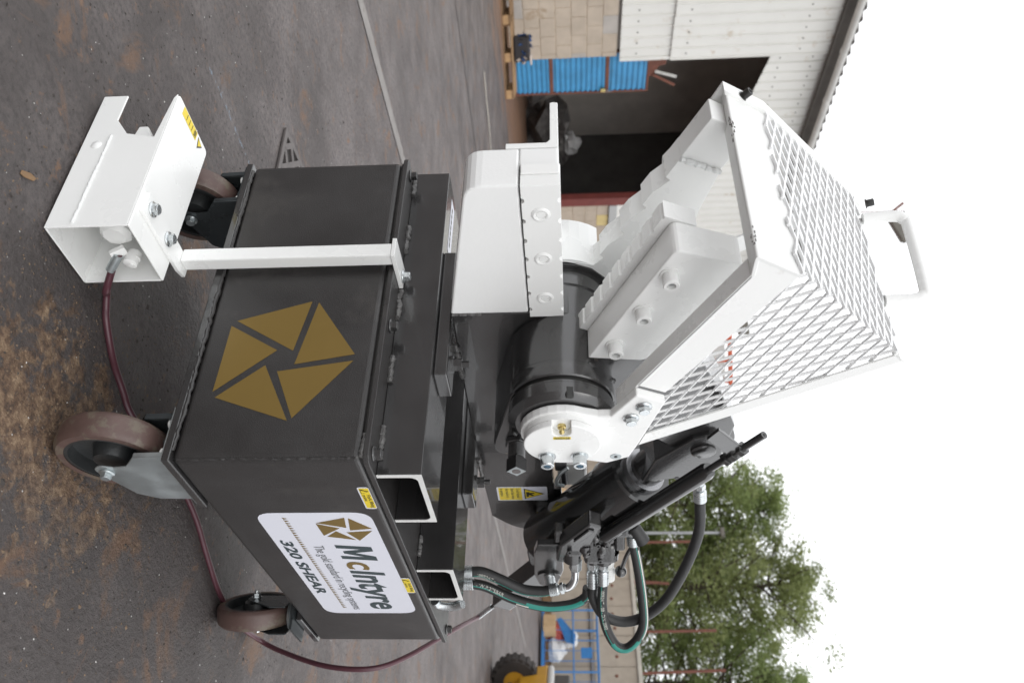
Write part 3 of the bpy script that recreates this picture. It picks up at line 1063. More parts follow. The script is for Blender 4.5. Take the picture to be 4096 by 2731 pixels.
# ------------------------------------------------------------------ trees beyond the wall
def tree(x, y, h, rad, seed, m, label, base=.20, leaves=36000):
    rd = random.Random(seed)
    t = thing('broadleaf_tree', label, 'tree', (x, y, 0), 0, 'trees beyond the concrete wall')
    tr = B()
    trunk = [Vector((0, 0, 0)), Vector((rd.uniform(-.2, .2), rd.uniform(-.2, .2), h * .3)), Vector((rd.uniform(-.4, .4), rd.uniform(-.4, .4), h * .6)), Vector((rd.uniform(-.3, .3), rd.uniform(-.3, .3), h * .93))]
    tr.tube(trunk, .2, n=9, sub=5, rad_fn=lambda q: .21 * (1 - .9 * q))
    path = resample(trunk, 12)
    clumps = []
    nb = 60
    for i in range(nb):
        q = base * .8 + (1 - base * .8) * (i + rd.random()) / nb
        p = path[min(len(path) - 1, int(q * (len(path) - 1)))]
        an = i * 2.399 + rd.uniform(-.4, .4)
        prof = sin(pi * min(1, max(.04, (q - base * .7) / (1 - base * .7))) ** .75) ** .7
        ln = rad * prof * rd.uniform(.55, 1.12)
        e = p + Vector((cos(an) * ln, sin(an) * ln, ln * rd.uniform(.05, .55)))
        mid = p.lerp(e, .5) + Vector((0, 0, -.05 * ln))
        tr.tube([p, mid, e], .05, n=5, sub=3, rad_fn=lambda s_: .05 * (1 - .8 * s_) + .006)
        for k in range(5):
            s_ = .35 + .65 * (k + rd.random()) / 5
            c = p.lerp(e, s_)
            clumps.append((c + Vector((rd.gauss(0, .36), rd.gauss(0, .36), rd.gauss(0, .30))), rd.uniform(.30, .66)))
    tr.build('trunk', 'bark', t)
    v, f = [], []
    per = leaves // len(clumps)
    for c, r in clumps:
        for _ in range(per):
            d = Vector((rd.gauss(0, 1), rd.gauss(0, 1), rd.gauss(0, .75)))
            p = c + d * r * .52
            a = Vector((rd.uniform(-1, 1), rd.uniform(-1, 1), rd.uniform(-.6, .6))).normalized()
            b_ = a.cross(Vector((rd.uniform(-1, 1), rd.uniform(-1, 1), rd.uniform(-1, 1)))).normalized()
            s1, s2 = rd.uniform(.045, .095), rd.uniform(.022, .045)
            k = len(v)
            v += [tuple(p - a * s1), tuple(p + b_ * s2), tuple(p + a * s1), tuple(p - b_ * s2)]
            f.append((k, k + 1, k + 2, k + 3))
    b = B()
    b.v, b.f, b.sm = v, f, [False] * len(f)
    b.build('crown', m, t, recalc=False)
    return t


tree(29.2, 13.6, 9.4, 3.4, 1, 'leaf', 'leafy green tree rising just right of the hydraulic cylinder')
tree(29.9, 10.6, 10.6, 3.9, 2, 'leaf3', 'tallest leafy tree, behind the long black hose loop')
tree(31.6, 7.3, 9.7, 3.7, 3, 'leaf', 'leafy tree at the right edge beyond the concrete wall')
tree(34.2, 12.3, 8.2, 3.6, 4, 'leaf2', 'darker tree filling the gap behind the grey lamp post', leaves=22000)
tree(36.5, 5.0, 8.0, 3.8, 5, 'leaf2', 'darker tree half cut off behind the rightmost tree', leaves=22000)

# ------------------------------------------------------------------ yellow lift truck at the right edge
FT = thing('lift_truck', 'yellow lift truck with muddy tyres cut off at the right edge', 'forklift', (8.24, 1.31, 0), radians(-54.3))
for (wx, wy) in ((.0, .10), (.0, 1.0), (1.5, .10), (1.5, 1.0)):
    w = B().lathe([(-.11, .13), (-.11, .24), (-.08, .27), (.08, .27), (.11, .24), (.11, .13)], (wx, wy, .275), (0, 1, 0), 36)
    for k in range(20):
        a = 2 * pi * k / 20
        w.obox((wx + .266 * cos(a), wy, .275 + .266 * sin(a)), Vector((-sin(a), .0, cos(a))) * .022, (0, .105, 0), Vector((cos(a), 0, sin(a))) * .014)
    w = w.build('wheel', 'rubber', FT)
    B().lathe([(-.10, 0), (-.10, .13), (-.06, .12), (.06, .12), (.10, .13), (.10, 0)], (wx, wy, .275), (0, 1, 0), 24).build('rim', 'fork_yellow', w)
B().prism([(-.07, .34), (-.12, .66), (1.95, .66), (2.05, .35), (1.75, .30), (1.72, .50), (1.28, .50), (1.22, .24), (.32, .22), (.06, .17), (.02, .28)], -.06, 1.15).build('chassis', 'fork_yellow', FT, bevel=.02)
B().box(.00, .12, -.075, -.0605, .36, .44).build('foot_step', 'blackink', FT)
B().box(.03, .17, -.08, -.0755, .55, .60).build('reflector', 'stripe_white', FT)
B().box(-.14, .05, -.02, 1.1, .661, .735).build('front_fender', 'panel_grey', FT, bevel=.03)
B().box(-.02, 1.3, .0, 1.1, .74, .92).build('engine_cover', 'blackink', FT, bevel=.02)
for k, (z0, z1, mm) in enumerate(((.925, .955, 'fork_yellow'), (.956, 1.02, 'iron'), (1.021, 1.05, 'stripe_white'))):
    B().box(-.10, 1.8, .03, .12, z0, z1).build(('lower_rail', 'drive_chain', 'upper_rail')[k], mm, FT, bevel=.004)
B().prism([(1.2, .66), (1.25, 1.15), (2.0, 1.1), (2.05, .66)], .02, 1.1).build('counterweight', 'fork_yellow', FT, bevel=.04)
for y in (.10, .90):
    B().bar((.65, y, .9), (.78, y, 1.95), .05, .05).build('guard_post', 'blackink', FT)
    B().bar((1.6, y, 1.1), (1.55, y, 1.95), .05, .05).build('guard_post', 'blackink', FT)
B().box(.7, 1.65, .05, .98, 1.94, 1.99).build('overhead_guard', 'blackink', FT, bevel=.01)

# ================================================================== THE SHEARING MACHINE
MC = thing('shearing_machine', 'black and white hydraulic alligator shear standing on castors in the yard', 'shear')
W, D = 1.083, .767
ZB, ZT, ZL, ZC = .254, .604, .6185, .703
A1, A2, A3, A4 = .0626, .2702, .5379, .7390

tank = B().box(0, W, 0, D, ZB, ZT).build('tank', 'tank', MC, bevel=.014, seg=5)
B().prism(round_poly([(-.007, -.007), (W + .006, -.007), (W + .006, D + .007), (-.007, D + .007)], .018, 4), .6075, ZL, 'z').build('lid', 'tank', MC, bevel=.0015)
B().box(.004, W - .004, .004, D - .004, ZT - .002, .6076).build('gasket', 'blackink', MC)
bead('weld_bead', (.0035, .0035, ZB + .01), (.0035, .0035, ZT - .012), .0022, 'tank', tank, 1)
bead('weld_bead', (-.002, .02, ZB + .001), (-.002, D - .02, ZB + .001), .0045, 'tank', tank, 2)
bead('weld_bead', (.0, .004, ZT + .001), (.0, .05, ZT + .001), .005, 'weld', tank, 3)
for x0, x1 in ((-.006, .192), (.893, W + .004)):
    B().box(x0, x1, -.003, D + .003, ZB - .0155, ZB).build('base_plate', 'black', MC, bevel=.002)

# gold emblem on the end of the tank (plane x = 0)
for pl in ([(.314, .311), (.36, .458), (.238, .439)], [(.357, .472), (.227, .563), (.206, .447)], [(.302, .302), (.24, .407), (.146, .299)],
           [(.205, .39), (.08, .455), (.133, .306)], [(.19, .416), (.212, .562), (.085, .463)]):
    flat('emblem_blade', [(-y, z) for y, z in pl], (0, 0, 0), (0, -1, 0), (0, 0, 1), 'gold', tank)

# name plate sticker (plane y = 0)
X_, Z_ = (1, 0, 0), (0, 0, 1)
stk = flat('sticker', round_poly([(.225, .336), (.842, .336), (.842, .573), (.225, .573)], .04, 6), (0, 0, 0), X_, Z_, 'vinyl', tank)
for pl in ([(.274, .452), (.249, .517), (.299, .51)], [(.251, .524), (.304, .563), (.312, .515)], [(.315, .561), (.366, .524), (.322, .505)],
           [(.362, .517), (.344, .459), (.316, .484)], [(.278, .451), (.301, .495), (.339, .453)]):
    flat('sticker_emblem', pl, (0, 0, 0), X_, Z_, 'gold', tank, lift=.0008)
ly = -.0009
mm_ = [(0, 0), (0, 1), (.30, 1), (.50, .46), (.70, 1), (1, 1), (1, 0), (.78, 0), (.78, .70), (.58, .14), (.42, .14), (.22, .70), (.22, 0)]
flat('lettering', [(.390 + .078 * p + .012 * q, .463 + .078 * q) for p, q in reversed(mm_)], (0, 0, 0), X_, Z_, 'ink', tank, lift=.0008)
lettering('lettering', 'c', (.487, ly, .463), X_, Z_, .050, .050, 'gold', tank, shear=.18, bold=.02)
lettering('lettering', 'Intyre', (.540, ly, .463), X_, Z_, .268, .078, 'ink', tank, shear=.18, bold=.024, hfrom='I')
lettering('lettering', 'The gold standard in recycling systems', (.393, ly, .415), X_, Z_, .418, .022, 'inkgrey', tank, hfrom='Th')
lettering('lettering', '320 SHEAR', (.362, ly, .349), X_, Z_, .330, .026, 'ink', tank, shear=.18, bold=.03)
tb = B()
for i in range(46):
    x = .246 + i * .0121
    tb.add([(x, ly, .388), (x + .0100, ly, .390), (x + .0062, ly, .399)], [(0, 1, 2)])
tb.build('sticker_border', 'gold', tank)
# fork lifting labels wrapped over the top edge
for x0, w_ in ((.112, .095), (.590, .100)):
    fl = flat('fork_label', round_poly([(x0, .571), (x0 + w_, .571), (x0 + w_, .5935), (x0, .5935)], .006, 3), (0, -.0004, 0), X_, Z_, 'vinyl', tank)
    flat('label_field', [(x0 + .004, .574), (x0 + w_ - .005, .574), (x0 + w_ - .005, .5925), (x0 + .004, .5925)], (0, -.0010, 0), X_, Z_, 'yellow', fl)
    flat('warning_triangle', [(x0 + .006, .5755), (x0 + .026, .5755), (x0 + .016, .5915)], (0, -.0016, 0), X_, Z_, 'blackink', fl)
    flat('warning_triangle', [(x0 + .0095, .5772), (x0 + .0225, .5772), (x0 + .016, .5883)], (0, -.0022, 0), X_, Z_, 'yellow', fl)
    lettering('lettering', 'Fork lifting', (x0 + .032, -.0018, .5845), X_, Z_, .055, .0075, 'blackink', fl, hfrom='Fk')
    lettering('lettering', 'point', (x0 + .032, -.0018, .5765), X_, Z_, .026, .0062, 'blackink', fl, hfrom='it')
# lid bolts
for x, y in ((.022, .31), (.026, .745), (1.06, .025), (.022, .022), (1.06, .742), (1.06, .39), (.35, .745), (.80, .745)):
    bolt('hex', .0105, .016, (x, y, ZL), (0, 0, 1), 'black', MC, spin=x * 7)

# fork channels, toes down
for (a, b_) in ((A1, A2), (A3, A4)):
    z0 = ZL + .0005
    sec = [(a, z0), (a, ZC), (b_, ZC), (b_, z0), (b_ - .0095, z0)]
    sec += [(b_ - .0095 - .016 * sin(t), ZC - .0095 - .016 + .016 * cos(pi / 2 - t) if False else ZC - .0255 + .016 * sin(t)) for t in (0, .4, .8, 1.2, pi / 2)]
    sec += [(a + .0255 - .016 * (sin(t)), ZC - .0255 + .016 * cos(t)) for t in (0, .4, .8, 1.2, pi / 2)]
    sec += [(a + .0095, z0)]
    # tidy the right inside fillet so that it mirrors the left one
    sec = sec[:5] + [(a + b_ - p[0], p[1]) for p in reversed(sec[10:15])] + sec[10:]
    ch = B().prism(sec, 0.0, .79).build('fork_channel', 'black', MC, bevel=.0012)
    B().prism(sec, -.002, -.0005).build('cut_end', 'steel_end', ch)
for i, (y0, y1) in enumerate(((.715, .765), (.542, .616), (.359, .432), (.20, .262), (.03, .10))):
    bead('weld_bead', (A1 - .003, y0, ZL + .003), (A1 - .003, y1, ZL + .003), .0062, 'weld', MC, 30 + i)
for i, (y0, y1) in enumerate(((.03, .08), (.12, .16))):
    bead('weld_bead', (A3 - .003, y0, ZL + .003), (A3 - .003, y1, ZL + .003), .0055, 'weld', MC, 40 + i)
# small white plate stuck on the web of the near channel
flat('serial_label', [(0, 0), (.045, 0), (.045, .16), (0, .16)], (.118, .60, ZC), (1, 0, 0), (0, 1, 0), 'vinyl', MC)
for k in range(7):
    flat('serial_mark', [(.012, .02 + k * .018), (.020, .02 + k * .018), (.020, .032 + k * .018), (.012, .032 + k * .018)], (.118, .60, ZC + .0007), (1, 0, 0), (0, 1, 0), 'blackink', MC)
# grey elbow clip at the outer channel end
B().tube([(A4 + .012, -.0, .632), (A4 + .03, -.004, .64), (A4 + .034, -.006, .675), (A4 + .02, -.004, .70)], .012, n=10).build('pipe_clip', 'zinc', MC)
bolt('hex', .012, .016, (A4 + .002, .03, .655), (1, 0, 0), 'zinc', MC)

# feet of the shear frame on the channels
for x0, x1, y0 in ((.085, .170, .233), (.600, .684, .217)):
    ft = B().box(x0, x1, y0, .56, ZC, .731).build('mounting_foot', 'black', MC, bevel=.003)
    bolt('nut', .014, .038, ((x0 + x1) / 2 + .004, y0 + .055, .731), (0, 0, 1), 'black', ft, name='nut')
    bead('weld_bead', (x0 + .06, .347, .735), (x1 + .10, .347, .735), .006, 'weld', ft, int(x0 * 100))
    bolt('nut', .014, .038, ((x0 + x1) / 2 + .004, .52, .731), (0, 0, 1), 'black', ft, name='nut')

# ------------------------------------------------------------------ lower jaw and frame
XA, ZA = .15, .96                                     # pivot
jaw = round_poly([(.040, .737), (-.314, .803), (-.314, .9655), (.040, .9655)], .03, 5, [1])
jaw = [p for p in jaw if p[1] < .90] + [(-.314, .896), (.040, .896)]
lj = B().prism(jaw, .35, .442).build('lower_jaw', 'white_rough', MC, bevel=.004)
B().prism([(-.3135, .8965), (.0395, .8965), (.0395, .9650), (-.3135, .9650)], .3995, .442).build('jaw_backing', 'white_rough', MC, bevel=.003)
# lower blade with scalloped edges
bl = [(-.316, .899)]
for k in range(7):
    c = -.280 + k * .0507
    bl += [(c - .0062 * cos(t), .899 + .0055 * sin(t)) for t in [pi * j / 6 for j in range(7)]]
bl += [(.048, .899), (.048, .9675)]
for k in reversed(range(7)):
    c = -.280 + k * .0505
    bl += [(c + .0062 * cos(t), .9675 - .0050 * sin(t)) for t in [pi * j / 6 for j in range(7)]]
bl += [(-.316, .9675)]
bld = B().prism(bl, .3455, .398).build('lower_blade', 'white', MC, bevel=.0008)
B().box(-.320, -.3163, .372, .396, .900, .966).build('blade_end_pad', 'white', bld, bevel=.0012)
for x in (-.246, -.129, -.012):
    B().lathe([(0, .0095), (.0022, .010), (.003, .013), (.0012, .0165), (0, .017)], (x, .3455, .932), (0, -1, 0), 24).build('bolt_recess', 'white', bld)
    B().lathe([(0, 0), (.0016, .0), (.0016, .0075), (0, .0085)], (x, .3455, .932), (0, -1, 0), 20).build('blade_bolt', 'white', bld)
# angle along the back of the jaw
B().prism([(.443, .872), (.455, .872), (.455, .944), (.462, .950), (.562, .950), (.564, .956), (.562, .9645), (.4435, .9645)], -.314, .03, 'x').build('work_rest_angle', 'white', MC, bevel=.001)
bead('weld_bead', (.042, .352, .74), (.042, .352, .80), .004, 'weld', MC, 51)

frame = [(.041, .737), (.30, .733), (.546, .731), (.56, .80), (.556, .93), (.42, .952), (.30, .975), (.24, 1.02), (.13, 1.04), (.06, 1.0), (.041, .95)]
B().prism(frame, .352, .44).build('shear_frame', 'black', MC, bevel=.004)
tail = round_poly([(.50, .735), (.719, .723), (.923, .730), (1.075, .733), (1.155, .79), (1.194, .861), (1.200, .925), (1.016, .930), (.762, .924), (.50, .93)], .05, 5, [4, 5])
tp = B().prism(tail, .372, .412).build('tail_plate', 'black', MC, bevel=.003)
bead('weld_bead', (.557, .369, .745), (.557, .369, .92), .004, 'black', MC, 52)
# crush hazard label on the tail plate
cl_ = flat('hazard_label', round_poly([(0, 0), (.088, 0), (.088, .145), (0, .145)], .006, 3), (.878, .372, .762), X_, Z_, 'vinyl', tp)
flat('label_field', [(.005, .005), (.083, .005), (.083, .071), (.005, .071)], (.878, .3713, .762), X_, Z_, 'yellow', cl_)
flat('warning_triangle', [(.010, .078), (.078, .078), (.044, .137)], (.878, .3713, .762), X_, Z_, 'blackink', cl_)
flat('warning_triangle', [(.0155, .0815), (.0725, .0815), (.044, .131)], (.878, .3706, .762), X_, Z_, 'yellow', cl_)
flat('hand_symbol', [(.030, .084), (.060, .084), (.060, .090), (.048, .092), (.056, .102), (.050, .106), (.043, .098), (.040, .108), (.034, .106), (.036, .094), (.030, .092)], (.878, .3699, .762), X_, Z_, 'blackink', cl_)
for k, (s_, w_) in enumerate((('Crush Hazard', .060), ('Stand clear when', .066), ('this machine is', .058), ('in operation', .048))):
    lettering('lettering', s_, (.878 + .008, .3706, .762 + .056 - k * .0155), X_, Z_, w_, .0095, 'blackink', cl_, hfrom='Ch')

# ------------------------------------------------------------------ pivot: turned parts on the y axis
Y_ = (0, 1, 0)


def turned(name, prof, m, parent=MC, n=64):
    return B().lathe(prof, (XA, 0, ZA), Y_, n).build(name, m, parent, sharp=30)


drum = B()
drum.lathe([(.152, .0), (.152, .093), (.160, .104), (.163, .107), (.185, .107), (.188, .1045), (.1915, .1045), (.1915, .0)], (XA, 0, ZA), Y_, 72)
drum = drum.build('pivot_nut', 'black', MC, sharp=25)
a_ = radians(150)
sl = Vector((XA + .1065 * cos(a_), .172, ZA + .1065 * sin(a_) * 1.0))
for dg_ in (171, 60, 290):
    a_ = radians(dg_)
    rr_ = Vector((cos(a_), 0, sin(a_)))
    tt_ = Vector((-sin(a_), 0, cos(a_)))
    B().obox(Vector((XA, .163, ZA)) + rr_ * .1032, rr_ * .004, tt_ * .008, (0, .013, 0)).build('key_slot', 'blackink', drum, bevel=.003)
turned('pivot_gap', [(.190, .0), (.190, .098), (.203, .098), (.203, 0)], 'blackink')
turned('arm_hub', [(.2015, .0), (.2015, .104), (.204, .107), (.225, .107), (.228, .1055), (.2365, .1055), (.2385, .104), (.346, .104), (.346, .0)], 'black')
bead('weld_bead', (.062, .239, 1.012), (.13, .239, 1.066), .006, 'black', MC, 61)
turned('pivot_barrel', [(.3465, .0), (.3465, .100), (.43, .100), (.432, .1045), (.4725, .1045), (.4725, 0)], 'black')
turned('barrel_flange', [(.473, .0), (.473, .1155), (.476, .1165), (.536, .1165), (.536, .0)], 'black')

# adjusting screw with a square end below the drum
lug = B().prism(round_poly([(.10, .862), (.312, .807), (.352, .810), (.366, .835), (.345, .872), (.22, .90), (.12, .90)], .02, 4), .2, .352).build('screw_lug', 'black', MC, bevel=.004)
B().cyl((.300, .2, .860), (.300, .187, .860), .027, n=6, smooth=False).build('lock_nut', 'black', lug, bevel=.002)
th = [(.187, .0)]
for k in range(13):
    th += [(.187 - k * .0024, .0185), (.1858 - k * .0024, .0170)]
th += [(.155, .018), (.155, 0)]
B().lathe(th, (.300, 0, .860), Y_, 24).build('adjusting_screw', 'black', lug)
B().cyl((.300, .155, .860), (.300, .126, .860), .0215, n=4, smooth=False, ph=radians(45)).build('square_end', 'black', lug)
B().cyl((.300, .126, .860), (.300, .1252, .860), .0205, n=4, smooth=False, ph=radians(45)).build('bare_end', 'zinc_dull', lug)
B().cyl((.300, .1252, .860), (.300, .1246, .860), .0095, n=18).build('centre_hole', 'iron', lug)

# ------------------------------------------------------------------ upper jaw
uj = round_poly([(.061, 1.014), (-.252, 1.157), (-.207, 1.275), (.02, 1.262), (.073, 1.117)], .014, 4, [1])
upj = B().prism(uj, .25, .318).build('upper_jaw', 'white', MC, bevel=.003, seg=2)
arm = [(.062, 1.016), (.075, 1.117), (.02, 1.215), (.089, 1.240), (.163, 1.270), (.219, 1.297), (.36, 1.345), (.47, 1.335), (.50, 1.26), (.40, 1.16), (.27, 1.04), (.24, .93), (.12, 1.02)]
B().prism(arm, .262, .344).build('upper_arm', 'black', MC, bevel=.004)
dn = Vector((.061 + .252, 0, 1.014 - 1.157)).normalized()
nn_ = Vector((dn.z, 0, -dn.x))                         # points down-left, out of the jaw
# upper blade: serrated cutting edge
p0, p1 = Vector((.070, 0, 1.005)), Vector((-.257, 0, 1.154))
ed = (p1 - p0)
pts_ = []
nt_ = 9
for k in range(nt_):
    t0 = k / nt_
    seg_ = 1 / nt_
    for tt, off in ((.0, .0095), (.06, .0125), (.60, .0125), (.74, .0125), (.80, .0100), (.9, .0085)):
        q = p0 + ed * (t0 + seg_ * tt) + nn_ * off
        pts_.append((q.x, q.z))
pts_.append((p1.x + nn_.x * .012, p1.z + nn_.z * .012))
q1 = p1 - nn_ * .052
q0 = p0 - nn_ * .052
ub = B().prism(pts_ + [(q1.x, q1.z), (q0.x, q0.z)], .3185, .357).build('upper_blade', 'white', MC, bevel=.0006)
for x, z in ((-.199, 1.152), (-.100, 1.111), (.006, 1.064)):
    bolt('cap', .0145, .026, (x + .012, .25, z + .002), (0, -1, 0), 'white', upj)
    B().cyl((x + .012, .2345, z + .002), (x + .012, .2325, z + .002), .0080, n=6).build('socket', 'galv', upj)  # grey disc paints the shade inside the socket recess
B().obox((.066, .2495, 1.03), (.001, 0, .004), (0, .0006, 0), (.005, 0, .001)).build('paint_chip', 'chip_dark', upj)

# stepped hold-down plate behind the blades
cp = [(.028, .967), (.031, .994), (.043, 1.032), (.020, 1.053), (.011, 1.045), (-.018, 1.060), (-.051, 1.092), (-.062, 1.085), (-.092, 1.102), (-.123, 1.132), (-.131, 1.124), (-.163, 1.141),
      (-.194, 1.172), (-.202, 1.163), (-.248, 1.187), (-.211, 1.262), (-.113, 1.235), (.10, 1.20), (.22, 1.10), (.27, .98), (.266, .95)]
cp += [(XA + .1185 * cos(t), ZA + .1185 * sin(t)) for t in [radians(a) for a in (0, 30, 60, 90, 120, 145, 165)]]
hd = B().prism(cp, .475, .5315).build('hold_down_plate', 'white', MC, bevel=.0005)
B().prism([(-.2485, 1.1865), (-.337, 1.232), (-.300, 1.300), (-.235, 1.275), (-.2115, 1.2625)], .477, .5300).build('guard_gusset', 'white', MC, bevel=.002)
arc_o = [(XA + .128 * cos(radians(a)), ZA + .128 * sin(radians(a))) for a in range(140, 201, 10)]
arc_i = [(XA + .119 * cos(radians(a)), ZA + .119 * sin(radians(a))) for a in range(200, 139, -10)]
B().prism(arc_o + arc_i, .4765, .59).build('hub_sleeve', 'white', hd)

# ------------------------------------------------------------------ guard
GY0, GY1 = .15, .545
hub_arc = [(XA + .083 * cos(radians(a)), ZA + .083 * sin(radians(a))) for a in range(150, 331, 12)]
gpl = [(.088, 1.054), (.011, 1.099), (.039, 1.154), (.204, 1.111), (.252, 1.096), (.278, 1.051), (.262, 1.0)]
gp2 = B().prism(list(reversed(hub_arc)) + [(XA + .083 * cos(radians(150)), ZA + .083 * sin(radians(150))), (.088, 1.03)] + gpl, .131, .1495).build('guard_arm_plate', 'white', MC, bevel=.003)
B().lathe([(.131, 0), (.131, .076), (.1195, .076), (.1195, 0)], (XA, 0, ZA), Y_, 64).build('hub_cap_back', 'white', gp2, sharp=25)
ang_n = math.asin(.0175 / .076)
capo = [(XA + .076 * cos(t), ZA + .076 * sin(t)) for t in [pi + ang_n + (2 * pi - 2 * ang_n) * k / 60 for k in range(61)]]
nx = XA - .076 * cos(ang_n) + .024
capo += [(nx + .0175 * sin(radians(a)), ZA + .0175 * cos(radians(a))) for a in range(0, 181, 15)]
B().prism(capo, .1055, .1195).build('hub_cap', 'white', gp2, bevel=.0022)
for z in (.929, .994):
    bt = bolt('cap', .0138, .024, (.196, .1055, z), (0, -1, 0), 'zinc', gp2)
    B().cyl((.196, .0905, z), (.196, .0885, z), .0076, n=6).build('socket', 'blue_socket', gp2)
B().lathe([(0, 0), (0, .0085), (.006, .0085), (.007, .005), (.013, .0045), (.014, .006), (.018, .0045), (.019, 0)], (.098, .1195, .960), (0, -1, 0), 12).build('grease_nipple', 'brass', gp2)
gl_ = flat('grease_label', [(0, 0), (.034, 0), (.034, .0095), (0, .0095)], (.1275, .1055, .943), (0, 0, 1), (-1, 0, 0), 'yellow', gp2)
lettering('lettering', 'GREASE', (.1262, .1048, .945), (0, 0, 1), (-1, 0, 0), .030, .0065, 'blackink', gl_, bold=.02)
for x, z in ((.051, 1.115), (.092, 1.093)):
    bolt('hex', .0115, .015, (x, .131, z), (0, -1, 0), 'zinc', gp2, spin=.3)
B().lathe([(0, 0), (.0008, 0), (.0008, .0115), (0, .012)], (.248, .131, 1.069), (0, -1, 0), 24).build('countersunk_screw', 'zinc_dull', gp2)
B().lathe([(0, 0), (.0008, 0), (.0008, .0035), (0, .004)], (.248, .1300, 1.069), (0, -1, 0), 6).build('socket', 'blackink', gp2)

# side frame (front), inner leg, cross angle, end bar
side = [(.008, 1.100), (-.300, 1.2585), (-.345, 1.261), (-.298, 1.336), (.035, 1.155)]
B().prism(side, GY0, GY0 + .005).build('guard_side_bar', 'white', MC, bevel=.002)
dl = Vector((.008 + .300, 0, 1.100 - 1.2585)).normalized()
lp0, lp1 = Vector((.075, GY0, 1.0655)), Vector((-.300, GY0, 1.2585))
un = Vector((dl.z, 0, -dl.x))
vv = []
for p in (lp0, lp1):
    for y in (0, .036):
        for s_ in (0, -.005):
            vv.append(p + Vector((0, y, 0)) + un * s_)
B().add(vv, [(0, 1, 3, 2), (4, 6, 7, 5), (0, 4, 5, 1), (2, 3, 7, 6), (0, 2, 6, 4), (1, 5, 7, 3)]).build('guard_side_leg', 'white', MC, bevel=.001)
# cross angle: rounded outer corner, one leg flat underneath, the other facing up and out
c0, t0_, h0 = Vector((-.348, 1.259)), Vector((-.298, 1.338)), Vector((-.300, 1.259))
prof_ = [tuple(h0), tuple(h0 + Vector((0, .006)))]
inn = c0 + Vector((.0115, .006))
prof_ += [tuple(inn), (t0_.x + .005, t0_.y - .003), tuple(t0_)]
prof_ += round_poly([tuple(t0_), tuple(c0), tuple(h0)], .010, 6, [1])[1:-1]
B().prism(prof_, GY0 - .001, GY1 - .002).build('guard_cross_angle', 'white_chip', MC, bevel=.0008)
rc = random.Random(77)
ch_ = B()
for yc_, sp_, k_ in ((.452, .016, 16), (.412, .010, 4), (.190, .014, 12)):
    for _ in range(k_):
        y_ = rc.gauss(yc_, sp_ * .6)
        tq = rc.uniform(.1, .9)
        s0_ = c0 + (t0_ - c0).normalized() * .010
        s1_ = c0 + (h0 - c0).normalized() * .010
        pb_ = s0_ * (1 - tq) ** 2 + c0 * (2 * tq * (1 - tq)) + s1_ * tq ** 2
        tg_ = ((c0 - s0_) * (1 - tq) + (s1_ - c0) * tq).normalized()
        nr_ = Vector((tg_.y, -tg_.x))
        if nr_.x > 0:
            nr_ = -nr_
        r1, r2 = rc.uniform(.0006, .0030), rc.uniform(.0004, .0013)
        ch_.obox((pb_.x + nr_.x * .0002, y_, pb_.y + nr_.y * .0002), (0, r1, 0), Vector((tg_.x, 0, tg_.y)) * r2, Vector((nr_.x, 0, nr_.y)) * .0004)
ch_.build('chipped_paint', 'chip_dark', MC, kind='stuff')
# right edge strip
B().prism([(.236, 1.115), (-.055, 1.559), (-.079, 1.548), (.190, 1.127)], GY0, GY0 + .004).build('guard_edge_strip', 'white', MC, bevel=.001)
B().obox((-.066, (GY0 + GY1) / 2, 1.552), (.013, 0, .0115), (0, (GY1 - GY0) / 2, 0), (-.0015, 0, .0018)).build('guard_end_bar', 'white', MC)
# far side frame
far = [(-.189, 1.164), (-.241, 1.199), (-.319, 1.238), (-.358, 1.256), (-.312, 1.333), (-.062, 1.570), (-.040, 1.560), (.24, 1.115), (.20, 1.10), (-.082, 1.535), (-.281, 1.325), (.0, 1.165), (.02, 1.10), (-.15, 1.165)]
B().prism(far, GY1 - .002, GY1 + .004).build('guard_far_side', 'white', MC, bevel=.001)
B().prism([(-.358, 1.256), (-.312, 1.333), (-.062, 1.570), (-.054, 1.561), (-.303, 1.325), (-.346, 1.258)], GY1 - .02, GY1 - .0021).build('guard_far_flange', 'white', MC, bevel=.001)
bead('weld_bead', (-.247, .473, 1.188), (-.212, .473, 1.262), .005, 'weld_white', MC, 71)
for x, z in ((-.335, 1.281), (-.057, 1.566)):
    dvec = Vector((-.72, 0, .69)) if x < -.2 else Vector((-.3, 0, .95))
    bolt('cap', .0075, .016, (x, GY1 - .012, z + .012), dvec, 'blackink', MC)


# expanded metal: rows of split strands, built in panel coordinates
def inside(p, poly):
    r = False
    n = len(poly)
    for i in range(n):
        a, b_ = poly[i], poly[i - 1]
        if (a[1] > p[1]) != (b_[1] > p[1]) and p[0] < (b_[0] - a[0]) * (p[1] - a[1]) / (b_[1] - a[1]) + a[0]:
            r = not r
    return r


